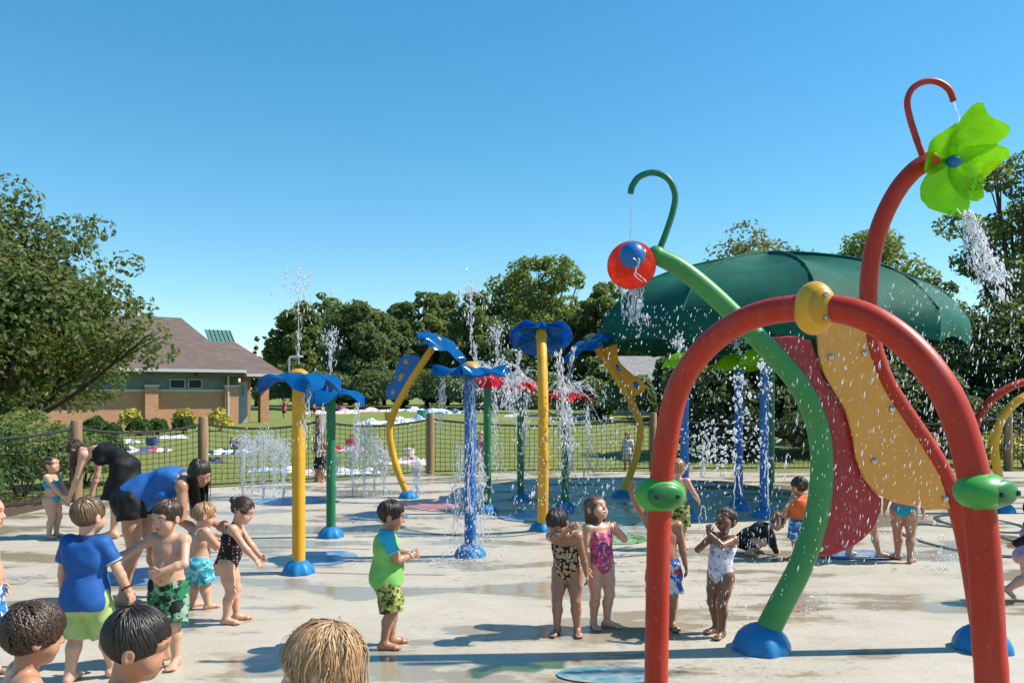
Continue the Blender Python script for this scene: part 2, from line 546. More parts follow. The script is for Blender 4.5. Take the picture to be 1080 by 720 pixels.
class Field:
    def __init__(s, lo, hi, h):
        s.lo = np.array(lo, float); s.h = h
        n = np.ceil((np.array(hi) - s.lo) / h).astype(int) + 1
        s.d = np.full(tuple(n), 9.0, np.float32)
        s.ax = [(s.lo[i] + h * np.arange(n[i])).astype(np.float32) for i in range(3)]

    def sl(s, lo, hi):
        r = []
        for i in range(3):
            a = max(int((lo[i] - s.lo[i]) / s.h) - 1, 0); b = min(int((hi[i] - s.lo[i]) / s.h) + 3, s.d.shape[i])
            if b - a < 1: return None
            r.append(slice(a, b))
        return tuple(r)

    def grid(s, q):
        return s.ax[0][q[0]][:, None, None], s.ax[1][q[1]][None, :, None], s.ax[2][q[2]][None, None, :]

    def put(s, q, nd_, k, sub):
        o = s.d[q]
        if sub:
            nd_ = -nd_
            h = np.maximum(k - np.abs(o - nd_), 0) / k
            s.d[q] = np.maximum(o, nd_) + h * h * k * .25
        else:
            h = np.maximum(k - np.abs(o - nd_), 0) / k
            s.d[q] = np.minimum(o, nd_) - h * h * k * .25

    def rc(s, a, b, ra, rb, k=.012, sub=False, cut=None):
        a = np.asarray(a, float); b = np.asarray(b, float)
        m = max(ra, rb) + k + 2.5 * s.h
        q = s.sl(np.minimum(a, b) - m, np.maximum(a, b) + m)
        if q is None: return
        X, Y, Z = s.grid(q)
        ba = b - a; L = max(ba.dot(ba), 1e-9)
        t = np.clip(((X - a[0]) * ba[0] + (Y - a[1]) * ba[1] + (Z - a[2]) * ba[2]) / L, 0, 1)
        d = np.sqrt((X - a[0] - t * ba[0]) ** 2 + (Y - a[1] - t * ba[1]) ** 2 + (Z - a[2] - t * ba[2]) ** 2) - (ra + (rb - ra) * t)
        for p, n in cut or []:
            d = np.maximum(d, (X - p[0]) * n[0] + (Y - p[1]) * n[1] + (Z - p[2]) * n[2])
        s.put(q, d, k, sub)

    def el(s, c, r, A=None, k=.015, sub=False, cut=None):
        c = np.asarray(c, float); r = np.asarray(r, float); A = np.eye(3) if A is None else A
        m = max(r) + k + 2.5 * s.h
        q = s.sl(c - m, c + m)
        if q is None: return
        X, Y, Z = s.grid(q)
        X = X - c[0]; Y = Y - c[1]; Z = Z - c[2]
        l = [(X * A[0, i] + Y * A[1, i] + Z * A[2, i]) / r[i] for i in range(3)]
        k0 = np.sqrt(l[0] ** 2 + l[1] ** 2 + l[2] ** 2)
        k1 = np.sqrt((l[0] / r[0]) ** 2 + (l[1] / r[1]) ** 2 + (l[2] / r[2]) ** 2) + 1e-9
        d = k0 * (k0 - 1) / k1
        for p, n in cut or []:
            d = np.maximum(d, (X + c[0] - p[0]) * n[0] + (Y + c[1] - p[1]) * n[1] + (Z + c[2] - p[2]) * n[2])
        s.put(q, d.astype(np.float32), k, sub)

    def cut(s, p, n):
        X, Y, Z = s.grid((slice(None),) * 3)
        s.d = np.maximum(s.d, (X - p[0]) * n[0] + (Y - p[1]) * n[1] + (Z - p[2]) * n[2]).astype(np.float32)

    def ripple(s, amp, freq, seed=0):
        X, Y, Z = s.grid((slice(None),) * 3)
        a = freq
        w = np.sin(a * X + 2.1 * np.sin(a * .6 * Z + seed) + seed) + np.sin(a * 1.3 * Y + 1.7 * np.sin(a * .5 * Z + 1.3 * seed)) + .6 * np.sin(a * .9 * Z + 1.9 * np.sin(a * .8 * X + seed))
        s.d = (s.d + amp * w / 2.6).astype(np.float32)

    def mesh(s):
        d = s.d; sg = d < 0; n = d.shape
        cnt = np.zeros((n[0] - 1, n[1] - 1, n[2] - 1), np.int8)
        offs = list(product((0, 1), repeat=3))
        for i, j, k in offs: cnt += sg[i:n[0] - 1 + i, j:n[1] - 1 + j, k:n[2] - 1 + k]
        act = (cnt > 0) & (cnt < 8)
        I = np.argwhere(act); N = len(I)
        ids = np.full(act.shape, -1, np.int64); ids[act] = np.arange(N)
        D = {o: d[I[:, 0] + o[0], I[:, 1] + o[1], I[:, 2] + o[2]] for o in offs}
        acc = np.zeros((N, 3)); c = np.zeros(N)
        for o in offs:
            for ax in range(3):
                if o[ax]: continue
                e = list(o); e[ax] = 1; e = tuple(e)
                va, vb = D[o], D[e]; m = (va < 0) != (vb < 0)
                t = va[m] / (va[m] - vb[m])
                p = np.tile(np.array(o, float), (len(t), 1)); p[:, ax] = t
                acc[m] += p; c[m] += 1
        V = s.lo + s.h * (I + acc / c[:, None])
        F = []
        for ax in range(3):
            q0 = [slice(1, n[i] - 1) for i in range(3)]; q1 = list(q0)
            q0[ax] = slice(0, n[ax] - 1); q1[ax] = slice(1, n[ax])
            sa = sg[tuple(q0)]; m = sa != sg[tuple(q1)]
            P = np.argwhere(m); ins = sa[m]
            add = np.ones(3, int); add[ax] = 0
            P = P + add
            b, e = (ax + 1) % 3, (ax + 2) % 3
            def cell(db, de):
                Q = P.copy(); Q[:, b] += db; Q[:, e] += de
                return ids[Q[:, 0], Q[:, 1], Q[:, 2]]
            qd = np.stack([cell(-1, -1), cell(0, -1), cell(0, 0), cell(-1, 0)], 1)
            qd[~ins] = qd[~ins][:, ::-1]
            F.append(qd)
        F = np.concatenate(F)
        return V, F[(F >= 0).all(1)]


def unit(v):
    v = np.asarray(v, float); return v / max(np.linalg.norm(v), 1e-9)


def ik(a, c, l1, l2, hint):
    a = np.asarray(a, float); c = np.asarray(c, float)
    v = c - a; D = np.linalg.norm(v); mx = (l1 + l2) * .998
    if D > mx: c = a + v / D * mx; v = c - a; D = mx
    u = v / D
    x = (l1 * l1 - l2 * l2 + D * D) / (2 * D); h = math.sqrt(max(l1 * l1 - x * x, 0))
    w = np.asarray(hint, float); w = unit(w - u * w.dot(u))
    return a + u * x + w * h, c


def eul(yaw, pitch, roll):
    """head axes: yaw left +, pitch down +, roll to the right + (degrees); columns right, forward, up"""
    y, p, r = R(yaw), R(pitch), R(roll)
    Z = np.array([[math.cos(y), -math.sin(y), 0], [math.sin(y), math.cos(y), 0], [0, 0, 1]])
    X = np.array([[1, 0, 0], [0, math.cos(-p), -math.sin(-p)], [0, math.sin(-p), math.cos(-p)]])
    Y = np.array([[math.cos(r), 0, math.sin(r)], [0, 1, 0], [-math.sin(r), 0, math.cos(r)]])
    return Z @ X @ Y


KID = dict(head=.195, hip=.452, hw=.052, shw=.098, spine=(.085, .09, .125), ua=.155, fa=.125, hand=.088, th=.212, sk=.207, ank=.04, fat=1.0, nk=.03)
TOT = dict(KID, head=.225, hip=.415, hw=.056, shw=.105, spine=(.085, .09, .125), ua=.14, fa=.115, hand=.085, th=.19, sk=.19, fat=1.2, nk=.022)
ADU = dict(head=.135, hip=.505, hw=.052, shw=.098, spine=(.09, .10, .125), ua=.172, fa=.142, hand=.1, th=.243, sk=.235, ank=.04, fat=.86, nk=.045)


def person(label, px, py, h, face, sk='fair', hair=('brown', 'short'), wear=(), body=KID, vox=.005, group='children playing on the splash pad', cat='child', headat=None, z0=0.0, **P):
    B = {k: (v if k == 'fat' else (tuple(q * h for q in v) if isinstance(v, tuple) else v * h)) for k, v in body.items()}
    fat = B['fat'] * h
    g = P.get
    lean, curve, roll = g('lean', 0), g('curve', 0), g('roll', 0)
    P0 = V3(0, 0, B['hip']) + np.array(g('pel', (0, 0, 0))) * h
    def fr(a):
        r = R(roll); a = R(a)
        up = V3(math.sin(r) * math.cos(a), math.sin(a), math.cos(a) * math.cos(r))
        rt = unit(V3(1, 0, 0) - up * up[0]); tw = R(g('twist', 0))
        fw = np.cross(up, rt)
        rt2 = rt * math.cos(tw) + fw * math.sin(tw)
        return np.stack([rt2, np.cross(up, rt2), up], 1)
    A0, A1, A2 = fr(lean), fr(lean + curve * .5), fr(lean + curve)
    rt0 = V3(1, 0, 0); A0[:, 0] = unit(rt0 - A0[:, 2] * A0[0, 2]); A0[:, 1] = np.cross(A0[:, 2], A0[:, 0])
    W = P0 + A0[:, 2] * B['spine'][0]; CH = W + A1[:, 2] * B['spine'][1]; NB = CH + A2[:, 2] * B['spine'][2]
    HA = eul(*g('head', (0, 0, 0))); Hh = B['head']
    nk = unit(A2[:, 2] * .6 + HA[:, 2] * .6)
    HC_ = NB + nk * B['nk'] + HA[:, 2] * Hh * .46 + HA[:, 1] * Hh * .06
    SH = {s_: NB - A2[:, 2] * .022 * h + A2[:, 0] * s_ * B['shw'] for s_ in (-1, 1)}
    HP = {s_: P0 - A0[:, 2] * .0 + A0[:, 0] * s_ * B['hw'] for s_ in (-1, 1)}
    arm = {}; leg = {}
    for s_, nm in ((-1, 'L'), (1, 'R')):
        tgt = g('hand' + nm, (s_ * .15, .02, .455 if body is not ADU else .47))
        hint = g('elb' + nm, (s_ * .35, -1, -.2))
        sh = SH[s_]
        e, w = ik(sh, np.array(tgt) * h, B['ua'], B['fa'], hint)
        arm[s_] = (sh, e, w)
        ft = g('foot' + nm, (s_ * .06, 0, B['ank'] / h))
        kn, an = ik(HP[s_], np.array(ft) * h, B['th'], B['sk'], g('kn' + nm, (s_ * .12, 1, 0)))
        leg[s_] = (HP[s_], kn, an)
    pts = [P0, W, CH, NB, HC_] + [q for s_ in (-1, 1) for q in arm[s_] + leg[s_]]
    pad = np.array([.18, .18, .12]) * h
    lo = np.min(pts, 0) - pad; hi = np.max(pts, 0) + pad; lo[2] = max(lo[2], -.02); hi[2] = max(hi[2], HC_[2] + Hh * .62)

    def torso(F, infl=0.0, k=.03, cut=None):
        k *= h; f = fat
        F.el(P0 + A0[:, 2] * .012 * h, V3(.098 * f, .076 * f, .085 * h) + infl, A0, k, cut=cut)
        F.el(W + A1[:, 1] * .008 * h, V3(.088 * f, .073 * f, .10 * h) + infl, A1, k, cut=cut)
        F.el(CH + A2[:, 2] * .015 * h, V3(.098 * f, .070 * f, .105 * h) + infl, A2, k, cut=cut)
        if body is not ADU: F.el(W + A1[:, 1] * .030 * h, V3(.066 * f, .060 * f, .075 * h) + infl, A1, .03 * h, cut=cut)
        for s_ in (-1, 1):
            F.el(CH + A2[:, 0] * s_ * .052 * h - A2[:, 1] * .048 * f + A2[:, 2] * .035 * h, V3(.036, .018, .05) * h + min(infl, .009), A2, (.018 if infl < .009 else .06) * h, cut=cut)
            F.el(P0 + A0[:, 0] * s_ * .045 * f - A0[:, 1] * .035 * h - A0[:, 2] * .025 * h, V3(.05, .05, .055) * f + infl, A0, .02 * h, cut=cut)
            if body is ADU:
                F.el(CH + A2[:, 0] * s_ * .05 * h + A2[:, 1] * .055 * h + A2[:, 2] * .0 * h, V3(.045, .04, .045) * h + infl, A2, .02 * h, cut=cut)

    F = Field(lo, hi, vox)
    torso(F)
    for s_ in (-1, 1):      # collar bones
        F.rc(NB - A2[:, 2] * .032 * h + A2[:, 1] * .036 * h + A2[:, 0] * s_ * .012 * h, SH[s_] * .85 + NB * .15 + A2[:, 1] * .022 * h, .009 * h, .008 * h, .012 * h)
    F.rc(P0 - A0[:, 1] * .088 * fat + A0[:, 2] * .03 * h, CH - A2[:, 1] * .082 * fat + A2[:, 2] * .05 * h, .012 * h, .010 * h, .025 * h, True)
    F.rc(P0 - A0[:, 1] * .10 * fat - A0[:, 2] * .045 * h, P0 - A0[:, 1] * .092 * fat, .009 * h, .006 * h, .015 * h, True)
    F.el(W + A1[:, 1] * .090 * fat - A1[:, 2] * .03 * h, V3(.007, .014, .007) * h, A1, .008 * h, True)
    F.rc(SH[-1] * .75 + NB * .25 - A2[:, 2] * .012 * h, SH[1] * .75 + NB * .25 - A2[:, 2] * .012 * h, .036 * fat, .036 * fat, .03 * h)
    F.rc(NB - A2[:, 2] * .02 * h, HC_ - HA[:, 2] * Hh * .2 - HA[:, 1] * .08 * Hh, .034 * h if body is not ADU else .031 * h, .034 * h if body is not ADU else .029 * h, .02 * h)
    for s_, nm in ((-1, 'L'), (1, 'R')):
        sh, e, w = arm[s_]
        F.el(sh, V3(.036, .036, .036) * fat, None, .02 * h)
        F.rc(sh, e, .031 * fat, .0245 * fat, .015 * h)
        m = e * .7 + w * .3
        F.rc(e, m, .0245 * fat, .026 * fat, .01 * h); F.rc(m, w, .0255 * fat, .0175 * fat, .01 * h)
        # hand with palm, four fingers and a thumb
        hd = g('hdir' + nm); hd = unit(hd) if hd is not None else unit(w - e)
        pn = np.array(g('palm' + nm, (-s_, 0.15, 0)), float); pn = unit(pn - hd * pn.dot(hd)); lt = np.cross(hd, pn) * s_
        hs = B['hand']; cu = g('curl' + nm, .35)
        # lt points to the thumb side
        F.el(w + hd * hs * .27, V3(.25, .32, .115) * hs, np.stack([lt, hd, pn], 1), .006 * h)
        fr_ = max(.062 * hs, vox * 1.0)
        for i in range(4):
            off = (1.5 - i); fl = (.44, .5, .47, .36)[i] * hs
            b0 = w + hd * hs * .50 + lt * off * .125 * hs
            d1 = unit(hd * math.cos(cu) + pn * math.sin(cu) + lt * off * .10); d2 = unit(hd * math.cos(cu * 2.4) + pn * math.sin(cu * 2.4) + lt * off * .06)
            b1 = b0 + d1 * fl * .55
            F.rc(b0, b1, fr_ * 1.1, fr_, .003 * h); F.rc(b1, b1 + d2 * fl * .5, fr_, fr_ * .85, .002 * h)
        t0 = w + hd * hs * .16 + lt * hs * .17; t1 = t0 + unit(hd * .7 + lt * .75 + pn * .25) * hs * .27
        F.rc(t0, t1, fr_ * 1.35, fr_ * 1.1, .004 * h); F.rc(t1, t1 + unit(hd * .95 + lt * .2 + pn * .35) * hs * .24, fr_ * 1.1, fr_ * .9, .003 * h)
        hp, kn, an = leg[s_]
        tr = .062 if body is not ADU else .07
        F.rc(hp, hp * .45 + kn * .55, tr * fat, .050 * fat, .02 * h); F.rc(hp * .45 + kn * .55, kn, .050 * fat, .037 * fat, .02 * h)
        ld = unit(an - kn); fwd_ = unit(np.array(g('toe' + nm, (s_ * .22, 1, 0)), float)); back = -(fwd_ - ld * fwd_.dot(ld))
        cf = kn * .68 + an * .32 + unit(back) * .009 * h
        F.rc(kn, cf, .036 * fat, .038 * fat, .012 * h); F.rc(cf, an, .037 * fat, .0225 * fat, .015 * h)
        F.el(kn + fwd_ * .012 * h, V3(.027, .027, .03) * fat, None, .015 * h)
        tip = np.array(g('tip' + nm, (0, 0, 0)), float)  # foot pitch vector added to toe direction
        td = unit(fwd_ + tip); fd = np.array([0, 0, -1.0]) if abs(tip[2]) < .1 else unit(np.cross(np.cross(td, [0, 0, -1.0]), td))
        hl = an - td * .022 * h + fd * (.018 * h); bl = an + td * .078 * h + fd * (.024 * h)
        F.rc(an, hl, .0235 * h, .022 * h, .01 * h); F.rc(hl, bl, .021 * h, .0165 * h, .008 * h); F.rc(an, bl, .021 * h, .014 * h, .02 * h)
        sd = unit(np.cross(td, fd)); F.rc(bl - sd * .016 * h, bl + sd * .016 * h, .0155 * h, .0155 * h, .01 * h)
        for i in range(5):
            q = (i - 2) * s_
            b0 = bl + sd * q * .0105 * h
            F.rc(b0, b0 + td * (.036 - .0035 * abs(i - 3.2)) * h, .0085 * h, .0075 * h, .003 * h)

    # head: cranium, jaw, cheeks, nose, lips, ears, eye sockets (head units: chin -.5, crown +.5)
    hp_ = lambda x, y, z: HC_ + (HA @ V3(x, y, z)) * Hh
    def he(c, r, k=.03, sub=False): F.el(hp_(*c), V3(*r) * Hh, HA, k * Hh, sub)
    chub = 1.0 if body is ADU else 1.06
    he((0, -.06, .10), (.365, .435, .40)); he((0, .12, -.2), (.27 * chub, .25, .29), .12)
    he((0, .23, -.40), (.12, .10, .09), .10); he((.165, .215, -.20), (.13 * chub, .12, .14), .10); he((-.165, .215, -.20), (.13 * chub, .12, .14), .10)
    he((0, .30, .09), (.22, .075, .10), .12)
    for s_ in (-1, 1):
        he((s_ * .155, .395, -.02), (.095, .07, .058), .05, True)
        he((s_ * .365, -.05, -.07), (.05, .085, .125), .03); he((s_ * .415, -.03, -.06), (.03, .045, .075), .02, True)
    F.rc(hp_(0, .345, .0), hp_(0, .425, -.135), .03 * Hh, .045 * Hh, .05 * Hh)
    F.rc(hp_(-.045, .39, -.15), hp_(.045, .39, -.15), .032 * Hh, .032 * Hh, .02 * Hh)
    open_ = g('mouth', 0)
    he((0, .355, -.262), (.095, .045, .024), .02); he((0, .345, -.305 - open_ * .06), (.08, .045, .028), .02)
    he((0, .40, -.284 - open_ * .03), (.085, .045, .009 + open_ * .03), .012, True)
    V, Q = F.mesh()
    if headat:   # stand so that the head comes at this column and distance
        hx, hy = HC_[0] * math.cos(R(face)) - HC_[1] * math.sin(R(face)), HC_[0] * math.sin(R(face)) + HC_[1] * math.cos(R(face))
        loc = Vector(((headat[0] - CX) / FPX * headat[1] - hx, headat[1] - hy, 0))
    else: loc = gp(px, py)
    loc.z = z0
    me = np_mesh('person', V, Q)
    # local skin tint: lips, cheeks, brows
    L = ((V - HC_) @ HA) / Hh
    col = np.ones((len(V), 4), np.float32)
    def spot(c, r, rgb, hard=2.0):
        w = np.clip(1.6 - np.linalg.norm((L - V3(*c)) / V3(*r), axis=1) * 1.0, 0, 1)[:, None] * min(1, hard / 2)
        col[:, :3] = col[:, :3] * (1 - w) + np.array(rgb) * w * col[:, :3]
    spot((0, .37, -.262), (.08, .07, .022), (.80, .42, .42)); spot((0, .37, -.305 - open_ * .06), (.07, .07, .026), (.82, .45, .45))
    spot((0, .36, -.284 - open_ * .03), (.07, .1, .008 + open_ * .028), (.25, .10, .10))
    for s_ in (-1, 1):
        spot((s_ * .19, .30, -.19), (.07, .07, .06), (1.0, .80, .76), 1.4)
        for i in range(5): spot((s_ * (.09 + .032 * i), .37 - .006 * i * i, .085 + .012 * (2 - abs(i - 2))), (.028, .06, .014), (.22, .18, .15) if hair[0] != 'blond' else (.6, .5, .4))
    for n_ in (-1, 1):
        w = np.clip(1.5 - np.linalg.norm(V - (CH + A2[:, 0] * n_ * .055 * h + A2[:, 1] * .07 * h + A2[:, 2] * .03 * h), axis=1) / (.012 * h), 0, 1)[:, None]
        if not any(x[0] in ('onepiece', 'bikini', 'shirt', 'dress', 'halter') for x in wear): col[:, :3] *= 1 - w * np.array([.35, .5, .5])
    ca = me.color_attributes.new('Col', 'FLOAT_COLOR', 'POINT'); ca.data.foreach_set('color', col.ravel())
    o = link('person', me, SKIN[sk]); o.location = loc; o.rotation_euler = (0, 0, R(face))
    tag(o, label, cat, group)
    # eyes
    if vox <= .0075 and g('eyes', True):
        for s_ in (-1, 1):
            mb = MB(); c = Vector(hp_(s_ * .15, .295, -.02)); Mx = Matrix([list(r) for r in HA])
            mb.ell(c, (.062 * Hh, .062 * Hh, .046 * Hh), Mx, 14, 10); e_ = mb.build('eye', M['eyewhite'], o)
            mb = MB(); c2 = Vector(hp_(s_ * .15, .337, -.022)); mb.ell(c2, (.03 * Hh, .022 * Hh, .032 * Hh), Mx, 12, 8); mb.build('iris', M['iris'], e_)
    # clothes
    def garment(name, mat, Fg, rip=(0, 40)):
        if rip[0]: Fg.ripple(rip[0], rip[1], len(label))
        v, q = Fg.mesh()
        if len(v): link(name, np_mesh(name, v, q), mat, o)
    gv = max(vox, .0045)
    for wr in wear:
        kind, mat = wr[0], wr[1]
        G = Field(lo, hi, gv)
        lw = P0 + A0[:, 2] * .055 * h
        if kind == 'shorts':
            fr_l, loose = wr[2], wr[3]
            cut = [(lw, A0[:, 2])]
            gw = 1.14 if body is ADU else 1.0
            G.el(P0, V3(.103 * fat, .082 * fat, .09 * h) * gw + .007, A0, .02, cut=cut)
            for s_ in (-1, 1):
                hp, kn, an = leg[s_]; e = hp + (kn - hp) * fr_l; d = unit(kn - hp)
                G.el(P0 + A0[:, 0] * s_ * .045 * fat - A0[:, 1] * .035 * h - A0[:, 2] * .025 * h, V3(.054, .054, .06) * fat * gw + .007, A0, .02, cut=cut)
                G.rc(hp, e + d * .06 * h, (.070 if body is not ADU else .088) * fat, (.060 if body is not ADU else .072) * fat + loose * h, .02, cut=[(e, d)] + cut)
            garment('swim_shorts', mat, G, (.0075, 50))
        elif kind in ('onepiece', 'bikini', 'halter'):
            nl = CH + A2[:, 2] * (wr[2] if len(wr) > 2 else .055) * h
            if kind == 'bikini':
                torso(G, .0055); G.cut(CH + A2[:, 2] * .055 * h, A2[:, 2]); G.cut(CH - A2[:, 2] * .035 * h, -A2[:, 2])
                for s_ in (-1, 1): G.rc(CH + A2[:, 0] * s_ * .05 * h + A2[:, 1] * .066 * fat + A2[:, 2] * .05 * h, NB + A2[:, 0] * s_ * .045 * h - A2[:, 2] * .0 * h, .012 * h, .010 * h, .004)
                garment('bikini_top', mat, G); G = Field(lo, hi, gv); torso(G, .006)
                G.cut(P0 + A0[:, 2] * .045 * h, A0[:, 2])
            else:
                torso(G, .0055); G.cut(nl, A2[:, 2] * .98 - A2[:, 1] * .12)
            for s_ in (-1, 1):
                hp, kn, an = leg[s_]
                n = unit(-A0[:, 2] * .75 + A0[:, 0] * s_ * .62); X0 = P0 - A0[:, 2] * .055 * h + A0[:, 0] * s_ * .012 * h
                X, Y, Z = G.grid((slice(None),) * 3)
                pl = (X - X0[0]) * n[0] + (Y - X0[1]) * n[1] + (Z - X0[2]) * n[2]
                G.d = np.maximum(G.d, pl).astype(np.float32)
            if kind == 'onepiece':
                for s_ in (-1, 1):
                    a = CH + A2[:, 0] * s_ * .052 * h + A2[:, 1] * .062 * fat + A2[:, 2] * .045 * h; t = NB + A2[:, 0] * s_ * .05 * h + A2[:, 2] * .010 * h; b = CH + A2[:, 0] * s_ * .045 * h - A2[:, 1] * .066 * fat + A2[:, 2] * .04 * h
                    G.rc(a, t, .011 * h, .009 * h, .004); G.rc(t, b, .009 * h, .010 * h, .004)
            if kind == 'halter':
                for s_ in (-1, 1): G.rc(CH + A2[:, 0] * s_ * .045 * h + A2[:, 1] * .064 * fat + A2[:, 2] * .05 * h, NB + A2[:, 0] * s_ * .034 * h + A2[:, 2] * .012 * h - A2[:, 1] * .02 * h, .012 * h, .009 * h, .004)
            garment('swimsuit' if kind != 'bikini' else 'bikini_bottom', mat, G, (.0015, 60))
        elif kind == 'shirt':
            mat2 = wr[2] if len(wr) > 2 and wr[2] else mat; sl = wr[3] if len(wr) > 3 else .62; ln = wr[4] if len(wr) > 4 else -.035
            lowp = P0 + A0[:, 2] * ln * h; c_ = [(lowp, -A0[:, 2]), (NB + A2[:, 2] * .012 * h, A2[:, 2])]
            torso(G, .014, cut=c_)
            G.el(P0 - A0[:, 1] * .006 * h, V3(.109 * fat, .100 * fat, .13 * h) + .013, A0, .03, cut=c_)
            G.rc(SH[-1] * .8 + NB * .2 - A2[:, 2] * .012 * h, SH[1] * .8 + NB * .2 - A2[:, 2] * .012 * h, .036 * fat + .009, .036 * fat + .009, .02, cut=c_)
            G.rc(W, P0, .09 * fat, .098 * fat, .03, cut=c_)
            if sl <= 0:
                G.cut(CH + A2[:, 2] * .07 * h, A2[:, 2])
                for s_ in (-1, 1):
                    a = CH + A2[:, 0] * s_ * .055 * h + A2[:, 1] * .062 * fat + A2[:, 2] * .06 * h; t = NB + A2[:, 0] * s_ * .05 * h + A2[:, 2] * .01 * h; b = CH + A2[:, 0] * s_ * .05 * h - A2[:, 1] * .06 * fat + A2[:, 2] * .05 * h
                    G.rc(a, t, .014 * h, .012 * h, .004); G.rc(t, b, .012 * h, .014 * h, .004)
            elif mat2 is mat:
                for s_ in (-1, 1):
                    sh, e, w = arm[s_]; p = sh + (e - sh) * sl
                    G.rc(sh, e, .043 * fat + .003, .040 * fat + .003, .02, cut=[(p, unit(e - sh))])
            garment('shirt', mat, G, (.0055, 38))
            if mat2 is not mat:
                for s_ in (-1, 1):
                    G = Field(lo, hi, gv); sh, e, w = arm[s_]; p = sh + (e - sh) * sl
                    G.el(sh, V3(.05, .052, .05) * fat, None, .01); G.rc(sh, e, .045 * fat, .036 * fat, .02, cut=[(p, unit(e - sh))])
                    garment('sleeve', mat2, G, (.002, 40))
            if len(wr) > 5:
                for s_ in (-1, 1):
                    G = Field(lo, hi, gv); sh, e, w = arm[s_]; p = sh + (e - sh) * sl; d_ = unit(e - sh); q = p - d_ * .010
                    G.rc(q - d_ * .02, p + d_ * .02, .046 * fat, .046 * fat, .004, cut=[(p + d_ * .001, d_), (q, -d_)]); garment('sleeve_trim', CL['trim'], G)
                G = Field(lo, hi, gv); G.rc(NB - A2[:, 2] * .012 * h, NB + nk * .028 * h, .052 * h, .044 * h, .01, cut=[(NB + nk * .022 * h, nk), (NB - A2[:, 2] * .012 * h, -A2[:, 2])])
                garment('collar', wr[5], G)
        elif kind == 'dress':
            nl = CH + A2[:, 2] * .06 * h
            torso(G, .008); G.cut(nl, A2[:, 2])
            hem = P0 - A0[:, 2] * wr[2] * h
            dn = wr[3] if len(wr) > 3 else -A0[:, 2]
            e = P0 + np.array(dn) * wr[2] * h
            G.rc(P0, e + np.array(dn) * .05 * h, .088 * h, wr[4] * h if len(wr) > 4 else .13 * h, .04, cut=[(e, np.array(dn))])
            for s_ in (-1, 1): G.rc(HP[s_], HP[s_] + np.array(dn) * wr[2] * h * .9, .084 * fat + .004, .094 * fat, .03, cut=[(e, np.array(dn))])
            for s_ in (-1, 1):
                a = CH + A2[:, 0] * s_ * .05 * h + A2[:, 1] * .06 * h + A2[:, 2] * .045 * h; t = NB + A2[:, 0] * s_ * .05 * h + A2[:, 2] * .008 * h; b = CH + A2[:, 0] * s_ * .035 * h - A2[:, 1] * .062 * h + A2[:, 2] * .04 * h
                G.rc(a, t, .009 * h, .008 * h, .004); G.rc(t, b, .008 * h, .010 * h, .004)
            garment('dress', mat, G, (.012, 26))
        elif kind == 'vest':
            torso(G, .028); G.cut(NB - A2[:, 2] * .02 * h, A2[:, 2]); G.cut(W - A1[:, 2] * .02 * h, -A1[:, 2])
            G.rc(SH[-1] * .6 + NB * .4, SH[1] * .6 + NB * .4, .045 * h, .045 * h, .02)
            garment('life_vest', mat, G, (.002, 50))
        elif kind == 'sleeves':
            for s_ in (-1, 1):
                sh, e, w = arm[s_]; G.rc(sh, e, .044 * fat, .036 * fat, .02); G.rc(e, w, .036 * fat, .028 * fat, .02)
            garment('sleeve', mat, G, (.003, 45))
        elif kind == 'bracelet':
            sh, e, w = arm[wr[2]]; mb = MB(); n = Vector(unit(w - e)); u = n.orthogonal().normalized(); x = n.cross(u)
            c = Vector(e * .12 + w * .88); r = .022 * fat + .006
            mb.tube([c + (u * math.cos(q * R(20)) + x * math.sin(q * R(20))) * r + n * .01 * math.sin(q * R(20)) for q in range(19)], .0045, 6); mb.build('bracelet', mat, o)
    # hair
    make_hair(o, hair, HC_, HA, Hh, max(vox * .8, .0035), len(label))
    return o


